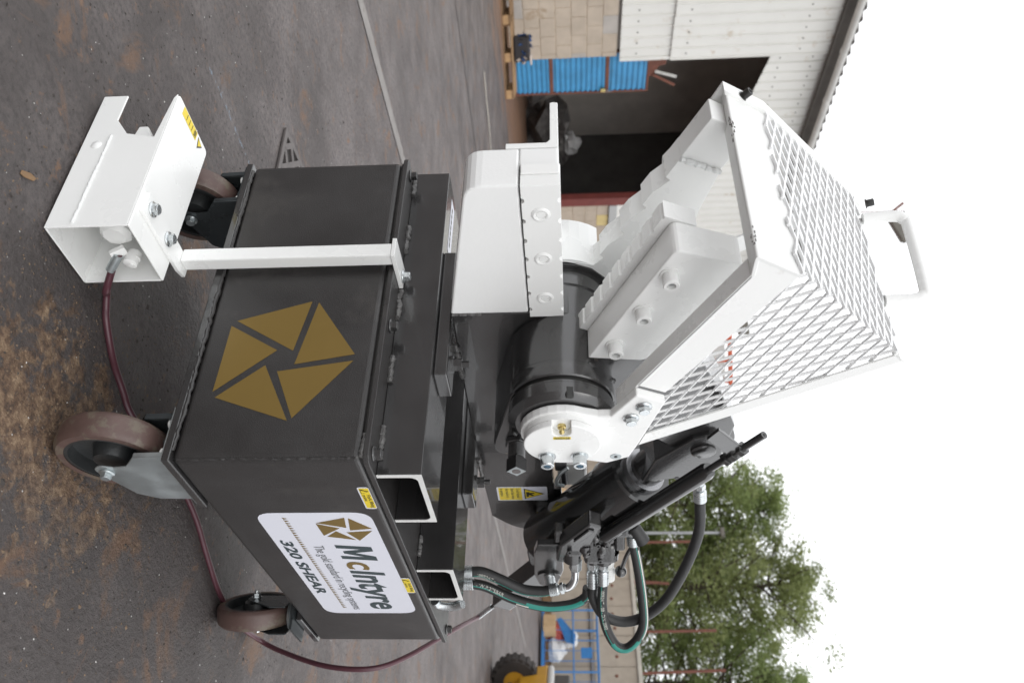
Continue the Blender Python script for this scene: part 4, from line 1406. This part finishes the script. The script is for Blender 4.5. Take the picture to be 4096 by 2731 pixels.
def expanded(name, o, u, v, poly, lwd=.066, swd=.0245, sw=.0046, st=.0036, tilt=.5):
    o, u, v = Vector(o), Vector(u).normalized(), Vector(v)
    v = (v - u * v.dot(u)).normalized()
    n = u.cross(v)
    us = [p[0] for p in poly]
    vs_ = [p[1] for p in poly]
    b = B()
    i0, i1 = int(min(us) / lwd) - 2, int(max(us) / lwd) + 2
    j0, j1 = int(min(vs_) / swd) - 2, int(max(vs_) / swd) + 2
    kn = .10                                           # length of the solid knuckle as a share of lwd
    for j in range(j0 * 2, j1 * 2 + 1):
        vc = j * swd / 2
        for i in range(i0, i1 + 1):
            uc = (i + (.5 if j % 2 else 0)) * lwd
            segs = [((uc - kn * lwd / 2, vc), (uc + kn * lwd / 2, vc), sw * 1.5)]
            for du, dv_ in ((1, 1), (1, -1)):
                a = (uc + kn * lwd / 2 * du, vc + sw * .35 * dv_)
                e = (uc + (lwd / 2 - kn * lwd / 2) * du, vc + (swd / 2 - sw * .35) * dv_)
                segs.append((a, e, sw))
            for a, e, ww in segs:
                m_ = ((a[0] + e[0]) / 2, (a[1] + e[1]) / 2)
                ia, ie = inside(a, poly), inside(e, poly)
                if not (ia or ie):
                    continue
                if not (ia and ie):
                    good, bad = (a, e) if ia else (e, a)
                    lo_, hi_ = 0., 1.
                    for _ in range(8):
                        md_ = (lo_ + hi_) / 2
                        q = (good[0] + (bad[0] - good[0]) * md_, good[1] + (bad[1] - good[1]) * md_)
                        if inside(q, poly):
                            lo_ = md_
                        else:
                            hi_ = md_
                    q = (good[0] + (bad[0] - good[0]) * lo_, good[1] + (bad[1] - good[1]) * lo_)
                    a, e = good, q
                    if abs(a[0] - e[0]) + abs(a[1] - e[1]) < .001:
                        continue
                pa = o + u * a[0] + v * a[1]
                pe = o + u * e[0] + v * e[1]
                dd_ = (pe - pa)
                L_ = dd_.length
                dd_.normalize()
                sd = n.cross(dd_).normalized()
                tl_ = tilt if (e[1] - a[1]) * (e[0] - a[0]) >= 0 else -tilt
                s1 = (sd * cos(tl_) + n * sin(tl_)) * ww / 2
                n1 = (n * cos(tl_) - sd * sin(tl_)) * st / 2
                b.obox((pa + pe) / 2, dd_ * (L_ / 2 + ww * .15), s1, n1)
    return b.build(name, 'mesh', MC, recalc=False)


S0 = Vector((.236, GY0 + .008, 1.115))
su = Vector((-.73, 0, .683)).normalized()
sv = Vector((-su.z, 0, su.x))


def sp2(x, z):
    w_ = Vector((x - S0.x, 0, z - S0.z))
    return (w_.dot(su), w_.dot(sv))


expanded('guard_side_mesh', S0, su, sv, [sp2(.205, 1.120), sp2(.033, 1.150), sp2(-.306, 1.334), sp2(-.076, 1.552)])
T0 = Vector((-.298, GY0, 1.336))
te = Vector((.219, 0, .210))
tlen = te.length
te.normalize()
ang = radians(88)
tu = (Vector((0, 1, 0)) * sin(ang) + te * cos(ang))
tv = te - tu * te.dot(tu)
tv.normalize()


def tp2(a, y):
    w_ = te * a + Vector((0, y, 0))
    return (w_.dot(tu), w_.dot(tv))


expanded('guard_top_mesh', T0 + Vector((-.002, .004, .002)), tu, tv, [tp2(-.012, -.004), tp2(tlen, -.004), tp2(tlen, GY1 - GY0 - .004), tp2(-.012, GY1 - GY0 - .004)], sw=.0040, st=.0046, tilt=.0)
# lifting handle on the end of the guard
hx, hz = -.082, 1.548
B().tube([(hx, .265, hz), (hx - .002, .265, hz + .05), (hx - .004, .272, hz + .068), (hx - .006, .29, hz + .075), (hx - .012, .435, hz + .079), (hx - .014, .452, hz + .073), (hx - .014, .46, hz + .055), (hx - .008, .46, hz)], .0112, n=16, sub=6).build('lifting_handle', 'white', MC)

# ------------------------------------------------------------------ hydraulic cylinder
ca = Vector((-.857, 0, .515)).normalized()
cb = Vector((.515, 0, .857)).normalized()
cy = .300
base = Vector((1.085, cy, .897))


def cyl_at(t):
    return base + ca * t


cylb = B().lathe([(0, 0), (0, .074), (.006, .080), (.40, .080), (.40, .0870), (.50, .0870), (.507, .082), (.507, .060), (.507, 0)], base, ca, 64).build('cylinder_barrel', 'black_gloss', MC, sharp=30)
B().lathe([(.506, 0), (.506, .060), (.522, .058), (.524, .050), (.524, 0)], base, ca, 48).build('gland_ring', 'steel', cylb, sharp=30)
B().lathe([(.50, 0), (.50, .046), (.62, .046), (.62, 0)], base, ca, 48).build('piston_rod', 'black', MC)
cvp = round_poly([(.606, 1.150), (.588, 1.240), (.572, 1.286), (.509, 1.330), (.414, 1.328), (.37, 1.30), (.392, 1.255), (.494, 1.175)], .025, 4, [3, 4, 5])
cv = B().prism(cvp, .248, .352).build('rod_clevis', 'black_cast', MC, bevel=.005)
B().lathe([(.0, 0), (.006, .0), (.006, .026), (.0035, .029), (0, .029)], (.445, .248, 1.283), (0, -1, 0), 28).build('clevis_pin', 'black_cast', cv)
B().lathe([(.0, 0), (.001, 0), (.001, .006), (0, .006)], (.585, .248, 1.235), (0, -1, 0), 14).build('oil_hole', 'blackink', cv)
# rear trunnion bracket
rearp = round_poly([(.90, .880), (.955, .868), (1.12, .861), (1.22, .876), (1.225, .925), (1.09, .949), (.90, .948)], .03, 4, [3, 4])
for y0 in (.205, .375):
    B().prism(rearp, y0, y0 + .02).build('rear_bracket', 'black', MC, bevel=.003)
B().prism(round_poly([(1.03, .93), (1.06, .84), (1.19, .845), (1.20, .91), (1.12, .95)], .03, 4), .255, .345).build('cylinder_eye', 'black_cast', MC, bevel=.005)
B().box(.99, 1.03, .206, .394, .872, .93).build('bracket_web', 'black', MC, bevel=.004)
tpn = [(0, 0), (0, .017)]
for k in range(9):
    tpn += [(.008 + k * .004, .0165), (.010 + k * .004, .0148)]
tpn += [(.048, .0145), (.048, 0)]
B().lathe(tpn, (1.125, .205, .905), (.15, -.9, .15), 20).build('trunnion_pin', 'zinc', MC)
B().lathe([(0, 0), (0, .034), (.006, .034), (.006, 0)], (1.125, .2049, .905), (0, -1, 0), 28).build('pin_washer', 'black', MC)

# stroke rod alongside the cylinder
tq0, tq1, tq2 = Vector((.825, .200, 1.062)), Vector((.446, .200, 1.292)), Vector((.290, .200, 1.378))
td = (tq1 - tq0).normalized()
tq2 = tq1 + td * .185
B().lathe([(0, 0), (0, .016), (.004, .0205), ((tq1 - tq0).length - .012, .0205), ((tq1 - tq0).length, .0165), ((tq1 - tq0).length, 0)], tq0, td, 28).build('stroke_tube', 'black_gloss', MC)
B().cyl(tq1, tq2, .0085, n=16).build('stroke_rod', 'black', MC)
B().lathe([(.182, .0), (.1855, 0), (.1855, .0035)], tq1, td, 12).build('rod_bore', 'blackink', MC)
for t in (.055, .078, .105):
    B().cyl(tq1 + td * t, tq1 + td * (t + .014), .0165, n=6, smooth=False).build('rod_nut', 'black', MC, bevel=.001)
qa = tq1 + td * .10
B().prism([(qa.x - .012, qa.z + .012), (qa.x + .018, qa.z - .014), (qa.x - .06, qa.z - .075), (qa.x - .10, qa.z - .055)], .196, .204).build('rod_arm', 'black', MC, bevel=.001)
B().prism(round_poly([(.396, 1.307), (.400, 1.345), (.440, 1.361), (.505, 1.366), (.535, 1.345), (.48, 1.28)], .02, 4), .285, .315).build('arm_lug', 'black', MC, bevel=.003)

# ------------------------------------------------------------------ control valve and plumbing
OUT = Vector((.857, -.514, 0)).normalized()


PERP = Vector((.514, .857, 0))
VO = Vector((.80, .26, 0))


def vb(t0, t1, z0, z1, w, nm='valve_block', par=None, m='black_cast', bev=.005, wo=0.):
    """box in valve axes: t outwards, z up, w half thickness"""
    c = VO + OUT * ((t0 + t1) / 2) + PERP * wo
    c.z = (z0 + z1) / 2
    return B().obox(c, OUT * (t1 - t0) / 2, PERP * w, (0, 0, (z1 - z0) / 2)).build(nm, m, par or MC, bevel=bev)


def vp(t, z, wo=0.):
    c = VO + OUT * t + PERP * wo
    c.z = z
    return c


vlv = B().prism([(.842, .943), (.70, 1.020), (.722, 1.052), (.842, 1.026), (.965, .958), (.95, .930)], .178, .222).build('valve_body', 'black_cast', MC, bevel=.006)
B().prism([(.800, .978), (.725, 1.018), (.735, 1.034), (.81, .994)], .172, .1779).build('valve_rib', 'black_cast', vlv, bevel=.003)
vb(.0, .088, 1.0225, 1.032, .046, 'valve_flange', vlv, bev=.002)
vb(.012, .10, 1.0325, 1.078, .034, 'valve_block', vlv)
vb(.085, .148, 1.006, 1.090, .038, 'valve_casting', vlv, bev=.010)
vb(.045, .13, .956, 1.004, .030, 'valve_casting', vlv, bev=.010)
vb(.02, .07, 1.0785, 1.128, .026, 'spool_housing', vlv, bev=.008)
vb(.06, .115, 1.0905, 1.118, .022, 'valve_block', vlv, bev=.006)
vb(.05, .085, .928, .9555, .024, 'valve_block', vlv, bev=.004)
for (t, z, r, l0, wo) in ((.125, .975, .024, .035, 0), (.142, 1.034, .021, .022, .0), (.142, 1.061, .021, .016, -.012), (.142, 1.082, .020, .022, .012), (.085, 1.010, .016, .02, -.03)):
    B().lathe([(0, r * 1.12), (l0 * .55, r * 1.02), (l0, r), (l0, 0)], vp(t, z, wo), OUT, 22).build('valve_port', 'black_cast', vlv, sharp=35)
for (t, z) in ((.03, 1.045), (.03, 1.066), (.08, 1.045), (.08, 1.068), (.105, 1.02), (.13, 1.05), (.06, .968), (.10, .968)):
    bolt('cap', .0062, .012, vp(t, z, -.036), -PERP, 'black', vlv)
rdv = random.Random(12)
for i in range(10):
    B().lathe([(0, .011), (.010, .010), (.013, .006), (.013, 0)], vp(rdv.uniform(.05, .14), rdv.uniform(1.0, 1.085), -.034), -PERP, 10).build('casting_boss', 'black_cast', vlv)


def ferrule(p, d, r, ln, m='zinc', nm='hose_fitting', par=None):
    """crimped hose end with a hexagon union in front of it"""
    d = Vector(d).normalized()
    pr = [(0, 0), (0, r * 1.12)]
    k = 5
    for i in range(k):
        a = ln * (.02 + .5 * i / k)
        pr += [(a, r * 1.22), (a + ln * .07, r * 1.22), (a + ln * .085, r * 1.13)]
    pr += [(ln * .56, r * 1.05), (ln * .60, r * .72), (ln * .66, r * .72), (ln * .66, 0)]
    o = B().lathe(pr, p, d, 22).build(nm, m, par or MC, sharp=30)
    B().cyl(Vector(p) + d * ln * .66, Vector(p) + d * ln * .86, r * 1.12, n=6, smooth=False).build('union_nut', m, o, bevel=.0012)
    B().cyl(Vector(p) + d * ln * .86, Vector(p) + d * ln, r * .8, n=16).build('collar', m, o)
    return o


TOCAM = Vector((-.78, -.62, .05))


def hose(pts, r, stripe=None, white=None, nm='hydraulic_hose', off=0.):
    """stripe: (from, to, half width in radians); white: print line; off: turn of the stripe away from the front"""
    o = B().tube(pts, r, n=18, sub=10).build(nm, 'hose', MC)
    for lo, hi, w_ in stripe or ():
        B().tube(pts, r * 1.012, n=5, sub=10, lo=lo, hi=hi, arc=(off - w_, off + w_), face=TOCAM).build('stripe', 'teal', o, recalc=False)
    for lo, hi in white or ():
        B().tube(pts, r * 1.016, n=4, sub=10, lo=lo, hi=hi, arc=(off + .22, off + .50), face=TOCAM).build('print_line', 'stripe_white', o, recalc=False)
    return o


def hose_print(o, pts, r, body, start, size, off):
    """lettering wrapped on the hose, read along its run"""
    path = resample([Vector(p) for p in pts], 40)
    cum = [0.]
    for i in range(1, len(path)):
        cum.append(cum[-1] + (path[i] - path[i - 1]).length)
    me = text_mesh(body)
    k = 0
    for v in me.vertices:
        sdist = start + v.co.x * size
        k = max(0, min(len(path) - 2, next((i for i, c_ in enumerate(cum) if c_ > sdist), len(path) - 1) - 1))
        f_ = (sdist - cum[k]) / max(1e-6, cum[k + 1] - cum[k])
        p = path[k].lerp(path[k + 1], f_)
        t = (path[min(k + 2, len(path) - 1)] - path[max(k - 1, 0)]).normalized()
        nrm = (TOCAM - t * TOCAM.dot(t)).normalized()
        side = t.cross(nrm)
        a = off - (v.co.y - .35) * size / r
        v.co = p + (nrm * cos(a) + side * sin(a)) * r * 1.02
    me.materials.clear()
    link('lettering', me, 'stripe_white', o)


hA = [(1.045, .143, 1.032), (1.078, .123, 1.032), (1.132, .091, 1.060), (1.155, .077, 1.116), (1.138, .087, 1.179), (1.085, .119, 1.239), (.987, .178, 1.290), (.887, .238, 1.321), (.802, .289, 1.320)]
hose(hA, .0148)
ferrule(hA[0], Vector((.985, .180, 1.032)) - Vector(hA[0]), .0148, .095)
fo = ferrule(hA[-1], Vector((.74, .325, 1.315)) - Vector(hA[-1]), .0148, .06)
B().tube([(.757, .316, 1.316), (.735, .328, 1.312), (.715, .335, 1.295), (.705, .335, 1.26), (.69, .33, 1.22)], .0115, n=12).build('elbow', 'chrome', fo)
hB = [(1.007, .136, 1.059), (1.073, .096, 1.057), (1.140, .056, 1.068), (1.195, .023, 1.096), (1.204, .017, 1.128), (1.174, .036, 1.159), (1.126, .064, 1.174), (1.046, .112, 1.169), (.956, .166, 1.155), (.893, .204, 1.142)]
hoB = hose(hB, .0138, stripe=[(.0, .30, .09), (.30, .56, .50), (.56, 1.0, .08)], white=[(.58, .98)], off=.35)
hose_print(hoB, hB, .0138, '100R2AT - 08 - DIN 2002', .008, .0135, .05)
ferrule(hB[0], Vector((.925, .185, 1.059)) - Vector(hB[0]), .0138, .085)
ferrule(hB[-1], Vector((.84, .236, 1.135)) - Vector(hB[-1]), .0138, .05)
h1 = [(1.011, .173, .690), (1.014, .172, .721), (1.035, .159, .769), (1.064, .141, .830), (1.071, .137, .880), (1.069, .139, .908)]
ho1 = hose(h1, .0150, stripe=[(.02, 1., .10)], white=[(.75, 1.0)], off=.75)
hose_print(ho1, h1, .0150, '100R2AT -', .012, .0135, .42)
ferrule(h1[0], (0, 0, -1), .0150, .072)
fo = ferrule(h1[-1], Vector((1.062, .143, .945)) - Vector(h1[-1]), .0150, .048)
B().tube([(1.064, .142, .945), (1.058, .146, .966), (1.035, .159, .980), (1.003, .178, .983), (.975, .195, .985)], .0112, n=12).build('elbow', 'chrome', fo)
B().cyl((1.005, .177, .983), (.975, .195, .985), .018, n=6, smooth=False).build('union_nut', 'zinc', fo, bevel=.001)
h2 = [(1.048, .151, .690), (1.059, .145, .730), (1.095, .123, .804), (1.118, .109, .891), (1.113, .112, .967), (1.092, .126, 1.010), (1.062, .144, 1.018)]
ho2 = hose(h2, .0148, stripe=[(.0, .40, .10), (.40, .80, .50), (.80, 1., .10)], white=[(.36, .42), (.85, .97)], off=.15)
hose_print(ho2, h2, .0148, '- W.P.275BAR', .008, .0140, -.2)
ferrule(h2[0], (0, 0, -1), .0148, .072)
B().lathe([(0, 0), (0, .03), (.012, .03), (.012, 0)], (1.011, .173, ZL), (0, 0, 1), 20).build('lid_port', 'black', MC)
B().lathe([(0, 0), (0, .03), (.012, .03), (.012, 0)], (1.048, .151, ZL), (0, 0, 1), 20).build('lid_port', 'black', MC)
ferrule((1.012, .150, 1.077), -OUT, .0130, .075, 'plastic_white')

# hand lever with a ball knob
B().lathe([(0, 0), (0, .0165), (.004, .0185), (.056, .0205), (.056, 0)], (.842, .235, 1.140), Vector((.042, -.026, .027)), 24).build('lever_boot', 'hose', MC)
lvr = B().tube([(.878, .212, 1.158), (.900, .200, 1.139), (.923, .186, 1.125), (.958, .165, 1.112), (.968, .160, 1.109)], .0062, n=10).build('hand_lever', 'black', MC)
B().sphere((.971, .158, 1.108), .0165, 18, 12).build('ball_knob', 'black_gloss', lvr)

# electric box, grommet and grey tube behind the hub
B().box(.80, .93, .40, .46, .938, 1.02).build('junction_box', 'plastic_white', MC, bevel=.006)
B().box(.775, .81, .385, .42, .932, .965).build('cable_gland', 'hose', MC, bevel=.004)
B().cyl((.82, .395, .955), (.90, .395, .958), .009, n=10).build('plug', 'hose', MC)
B().tube([(.78, .38, .968), (.80, .37, .945), (.835, .36, .935), (.85, .36, .955)], .0055, n=8).build('breather_tube', 'zinc_dull', MC)

# ------------------------------------------------------------------ pedal cable, its end box
sw = Vector((1.43, .212, .709))
sd_ = (Vector((1.255, .264, .866)) - sw).normalized()
sn = sd_.cross(Vector((0, 1, 0))).normalized()
B().obox(sw + sd_ * .165 + sn * .0, sd_ * .115, sn * .036, (0, .03, 0)).build('cable_end_box', 'black', MC, bevel=.004)
B().cyl(sw + sd_ * .03, sw + sd_ * .055, .009, n=12).build('cable_nut', 'black', MC)
B().cyl(sw + sd_ * .0, sw + sd_ * .035, .0065, n=12).build('cable_nut', 'hose', MC)
B().cyl(sw - sd_ * .075, sw, .0085, n=14).build('cable_sleeve', 'zinc', MC)
cab = [(-.128, .385, .100), (-.10, .370, .078), (-.055, .352, .050), (-.01, .395, .018), (.02, .375, .0085), (.040, .348, .0085), (.107, .296, .0085), (.178, .263, .0085), (.225, .242, .0085), (.35, .225, .0085), (.50, .218, .0085), (.581, .207, .0085), (.675, .178, .0085),
       (.768, .133, .0085), (.906, .076, .0085), (1.06, .045, .010), (1.215, .040, .030), (1.200, .000, .115), (1.130, -.058, .27), (1.117, -.068, .402), (1.166, -.024, .488), (1.294, .089, .597), tuple(sw - sd_ * .075)]
B().tube(cab, .0075, n=12, sub=8).build('pedal_cable', 'cable', MC)
B().lathe([(0, 0), (0, .0095), (.04, .0095), (.04, 0)], (-.128, .385, .100), Vector((.55, -.3, -.5)), 14).build('cable_sleeve', 'zinc_dull', MC)

# ------------------------------------------------------------------ foot pedal box hung on a white post
bx0, bx1, by0, by1, bz0, bz1 = -.228, -.066, .368, .745, .006, .166
ph = B()
t_ = .004
far_l = by1
ph.prism([(by0, bz0), (far_l, bz0), (far_l, bz0 + .052), (.668, bz0 + .052), (.625, bz0 + .084), (.612, bz1 - .016), (far_l - .012, bz1 - .006), (far_l, bz1), (by0, bz1)], bx0, bx0 + t_, 'x')
ph = ph.build('pedal_housing', 'white', MC, bevel=.0012)
B().prism(round_poly([(bx0, by0), (bx1, by0), (bx1, by1), (bx0, by1)], .012, 3, [2, 3]), bz1 - .0005, bz1 + .004, 'z').build('housing_top', 'white', ph, bevel=.003, seg=3)
B().box(bx0 + t_ + .0005, bx1, by0, by1 - .02, bz0, bz0 + t_).build('housing_floor', 'white', ph, bevel=.001)
B().prism([(by0, bz0), (by1 - .02, bz0), (by1 - .02, bz0 + .07), (.64, bz0 + .10), (.64, bz1 - .001), (by0, bz1 - .001)], bx1 - t_, bx1, 'x').build('housing_side', 'white', ph, bevel=.001)
B().box(bx0 + t_ + .0005, bx1 - t_ - .0005, .595, .600, bz0 + t_ + .0005, bz1 - .04).build('housing_baffle', 'white', ph)
B().prism([(.52, .05), (.70, .075), (.70, .095), (.64, .125), (.60, .135), (.52, .12)], bx0 + .045, bx1 - .03, 'x').build('treadle', 'white', ph, bevel=.003)
bead('weld_bead', (bx0 - .001, by0 + .008, bz0 + .052), (bx0 - .001, .62, bz0 + .054), .0028, 'weld_white', ph, 81)
B().lathe([(0, .0), (.0035, 0), (.0025, .008), (0, .0115)], (bx0, .593, .036), (-1, 0, 0), 16).build('rivet', 'white', ph)
B().lathe([(0, 0), (0, .032), (.04, .032), (.05, .022), (.05, 0)], (bx0 + .075, .46, .095), (0, -1, 0), 8).build('valve_body', 'white', ph)
B().lathe([(0, 0), (0, .014), (.028, .014), (.03, .011), (.03, 0)], (bx0 + .118, .405, .120), (0, -1, -.1), 16).build('pivot_boss', 'white', ph)
B().bar((bx0 + .10, .40, .11), (bx0 + .10, .383, .085), .02, .012).build('clevis', 'white', ph, bevel=.002)
bolt('nut', .009, .02, (bx0 + .118, .392, .122), (0, -1, 0), 'white', ph, name='nut')
wl_ = flat('warning_label', [(-.197, .722), (-.123, .706), (-.118, .733), (-.196, .746)][::-1] if False else [(-.198, .718), (-.124, .718), (-.124, .741), (-.198, .741)], (0, 0, bz1 + .004), (1, 0, 0), (0, 1, 0), 'yellow', ph)
lettering('lettering', 'WARNING!', (-.139, .7385, bz1 + .0046), (0, -1, 0), (1, 0, 0), .018, .012, 'blackink', wl_, bold=.02)
for k in range(3):
    flat('print_line', [(-.150 - k * .014, .7215), (-.1485 - k * .014, .7215), (-.1485 - k * .014, .7375), (-.150 - k * .014, .7375)], (0, 0, bz1 + .0046), (1, 0, 0), (0, 1, 0), 'blackink', wl_)
flat('warning_triangle', [(-.117, .738), (-.092, .730), (-.110, .710)][::-1], (0, 0, bz1 + .004), (1, 0, 0), (0, 1, 0), 'blackink', ph)
flat('warning_triangle', [(-.1145, .7345), (-.0965, .7295), (-.1095, .7155)][::-1], (0, 0, bz1 + .0046), (1, 0, 0), (0, 1, 0), 'yellow', ph)
pst = B().box(-.048, -.016, .438, .470, bz1 + .012, .6185).build('pedal_post', 'white', MC, bevel=.003)
B().prism([(-.215, .417), (-.040, .417), (-.010, .425), (-.010, .462), (-.060, .466), (-.215, .466)], bz1 + .0042, bz1 + .012, 'z').build('lower_bracket', 'white', pst, bevel=.001)
B().prism([(-.050, .434), (.055, .434), (.055, .482), (-.050, .482)], .6190, .6275, 'z').build('upper_bracket', 'white', pst, bevel=.001)
bolt('hex', .0115, .014, (-.190, .444, bz1 + .012), (0, 0, 1), 'zinc', pst, spin=.4)
bolt('hex', .0115, .014, (-.110, .440, bz1 + .012), (0, 0, 1), 'zinc', pst, spin=.2)
bolt('hex', .0105, .017, (.037, .452, .6275), (0, 0, 1), 'zinc', pst)

# ------------------------------------------------------------------ castors
WR = .105


def wheel_parts(o, c, ax, wd=.052):
    ax = Vector(ax).normalized()
    h = wd / 2
    r = WR
    B().lathe([(-h, r * .80), (-h, r * .93), (-h + .006, r * .985), (-h + .012, r), (h - .012, r), (h - .006, r * .985), (h, r * .93), (h, r * .80)], c, ax, 64).build('tyre', 'tyre', o)
    B().lathe([(-h + .001, r * .80), (-h + .001, r * .74), (-h * .05, r * .72), (-h * .0, r * .38), (-h * 1.05, r * .30), (-h * 1.1, r * .12), (-h * 1.1, 0),
               ], c, ax, 48).build('hub', 'hub', o)
    B().lathe([(h - .001, r * .80), (h - .001, r * .74), (h * .10, r * .72), (h * .05, r * .38), (h * 1.05, r * .30), (h * 1.1, r * .12), (h * 1.1, 0)], c, ax, 48).build('hub', 'hub', o)


def fixed_castor(y0, m, m2):
    c = bpy.data.objects.new('castor', None)
    col.objects.link(c)
    c.parent = MC
    cx, yc = .062, y0 + .062
    wheel_parts(c, (cx, yc, WR), (0, 1, 0))
    fk = [(.006, ZB - .017), (.008, .176), (.040, .150), (.043, .125), (.036, .098), (.050, .084), (.072, .090), (.123, .112), (.152, .124), (.176, .163), (.178, ZB - .017)]
    fk = round_poly(fk, .010, 3, [4, 5, 6])
    B().prism(fk, y0 + .012, y0 + .0155).build('fork', m, c, bevel=.0012)
    B().prism(fk, y0 + .1045, y0 + .108).build('fork', m2, c, bevel=.0012)
    B().box(.0, .184, y0 + .004, y0 + .116, ZB - .0205, ZB - .0165).build('top_plate', m, c, bevel=.001)
    # folded front lip
    B().prism([(.006, ZB - .021), (.008, .177), (.013, .173), (.013, ZB - .021)], y0 + .0155, y0 + .024).build('fork_lip', m, c)
    B().prism([(.006, ZB - .021), (.008, .177), (.013, .173), (.013, ZB - .021)], y0 + .096, y0 + .1044).build('fork_lip', m2, c)
    bolt('hex', .0105, .013, (cx, y0 + .012, WR), (0, -1, 0), 'zinc_dull', c, name='axle_nut')
    bolt('hex', .010, .012, (.022, y0 + .030, ZB - .0206), (0, 0, -1), 'plastic_white', c)
    bolt('hex', .010, .012, (.022, y0 + .092, ZB - .0206), (0, 0, -1), 'plastic_white', c)
    # pressed crown between the forks, over the wheel
    B().tube([(.03, y0 + .06, ZB - .03), (.09, y0 + .06, ZB - .0285), (.16, y0 + .06, ZB - .03)], .02, n=10, rad_fn=lambda q: .010).build('crown', m2, c)
    return c


fixed_castor(-.003, 'zinc_dull', 'bracket_dark')
fixed_castor(D - .117, 'bracket_dark', 'bracket_dark')


def swivel_castor(cx, cy_, rz, brake=True):
    c = bpy.data.objects.new('castor', None)
    col.objects.link(c)
    c.parent = MC
    R = Matrix.Rotation(rz, 3, 'Z')
    ax = R @ Vector((1, 0, 0))
    fw = R @ Vector((0, 1, 0))
    ctr = Vector((cx, cy_, WR))
    wheel_parts(c, ctr, ax)
    top = ZB - .017
    for s_, m in ((-1, 'bracket_dark'), (1, 'bracket_dark')):
        poly = round_poly([(-.022, .085), (.02, .085), (.085, .170), (.085, .212), (-.012, .212), (-.020, .15)], .012, 3, [0, 1])
        vv_ = []
        for off in (s_ * .034, s_ * .0375):
            vv_ += [ctr + ax * off + fw * p[0] + Vector((0, 0, p[1] - WR)) for p in poly]
        n = len(poly)
        B().add(vv_, [tuple(range(n)), tuple(range(2 * n - 1, n - 1, -1))] + [(i, (i + 1) % n, (i + 1) % n + n, i + n) for i in range(n)]).build('fork', m, c, bevel=.001)
        bolt('nut', .0105, .020, ctr + ax * s_ * .0375, ax * s_, 'zinc', c, name='axle_nut')
    cc = ctr + fw * .036
    B().lathe([(0, .0), (0, .038), (.008, .042), (.016, .036), (.024, .040), (.024, 0)], (cc.x, cc.y, top - .0245), (0, 0, 1), 28).build('swivel_head', 'zinc_dull', c)
    B().obox((cc.x, cc.y, top - .003), (.055, 0, 0), (0, .055, 0), (0, 0, .003)).build('top_plate', 'bracket_dark', c)
    if brake:
        bp0 = ctr - fw * .055 + Vector((0, 0, .085))
        B().obox(bp0, ax * .022, fw * .028 + Vector((0, 0, -.006)), (0, 0, .004)).build('brake_pedal', 'zinc', c, bevel=.002)
        B().obox(bp0 + fw * .012 + Vector((0, 0, .014)), ax * .016, fw * .02, (0, 0, .007)).build('brake_link', 'zinc', c, bevel=.002)
    return c


swivel_castor(.958, .042, radians(125))
swivel_castor(1.000, D - .10, radians(12), False)

ob = B().prism([(-.022, -.004), (-.010, -.007), (.016, -.006), (.024, .001), (.006, .006), (-.018, .004)], .0005, .0035, 'z').build('wood_chip', 'wood_dark', None, bevel=.001)
ob.location = (-.31, .42, 0)
ob.rotation_euler = (0, 0, .5)
tag(ob, 'small brown splinter of wood on the ground left of the pedal box', 'wood chip')

# ================================================================== grit and swarf lying on the yard
rd = random.Random(17)


def scatter(name, m, count, fn, size, lab, cat):
    v, f = [], []
    for _ in range(count):
        x, y = fn()
        s_ = rd.uniform(*size) * (1.8 if rd.random() < .05 else 1)
        h = s_ * rd.uniform(.25, .7)
        a = rd.uniform(0, pi)
        e = rd.uniform(.35, 1)
        k = len(v)
        for i in range(4):
            an = a + i * pi / 2 + rd.uniform(-.4, .4)
            v.append((x + cos(an) * s_ * (e if i % 2 else 1), y + sin(an) * s_ * (e if i % 2 else 1), .0))
        v.append((x + rd.uniform(-.3, .3) * s_, y + rd.uniform(-.3, .3) * s_, h))
        f += [(k, k + 1, k + 4), (k + 1, k + 2, k + 4), (k + 2, k + 3, k + 4), (k + 3, k, k + 4)]
    b = B()
    b.v, b.f, b.sm = v, f, [False] * len(f)
    o = b.build(name, m, None, recalc=False, kind='stuff')
    tag(o, lab, cat)
    return o


def near_yard():
    while True:
        r = 0.5 + 7.5 * rd.random() ** 1.3
        an = radians(35.8) + rd.uniform(-.62, .62)
        return CAM.x + r * cos(an), CAM.y + r * sin(an)


def dirt_patch():
    while True:
        x, y = rd.gauss(-.05, .33), rd.gauss(.10, .24)
        if (x + .05) ** 2 / .62 + (y - .1) ** 2 / .3 < 1:
            return x, y


scatter('swarf', 'chip_metal', 1500, near_yard, (.0010, .0028), 'bright metal chips scattered over the stained yard', 'swarf')
scatter('grit', 'chip_dark', 5200, near_yard, (.0015, .0055), 'dark grit scattered over the stained yard', 'grit')
scatter('sandy_crumbs', 'chip_stone', 1700, dirt_patch, (.0010, .0036), 'sandy crumbs of dirt around the nearest castor', 'dirt')
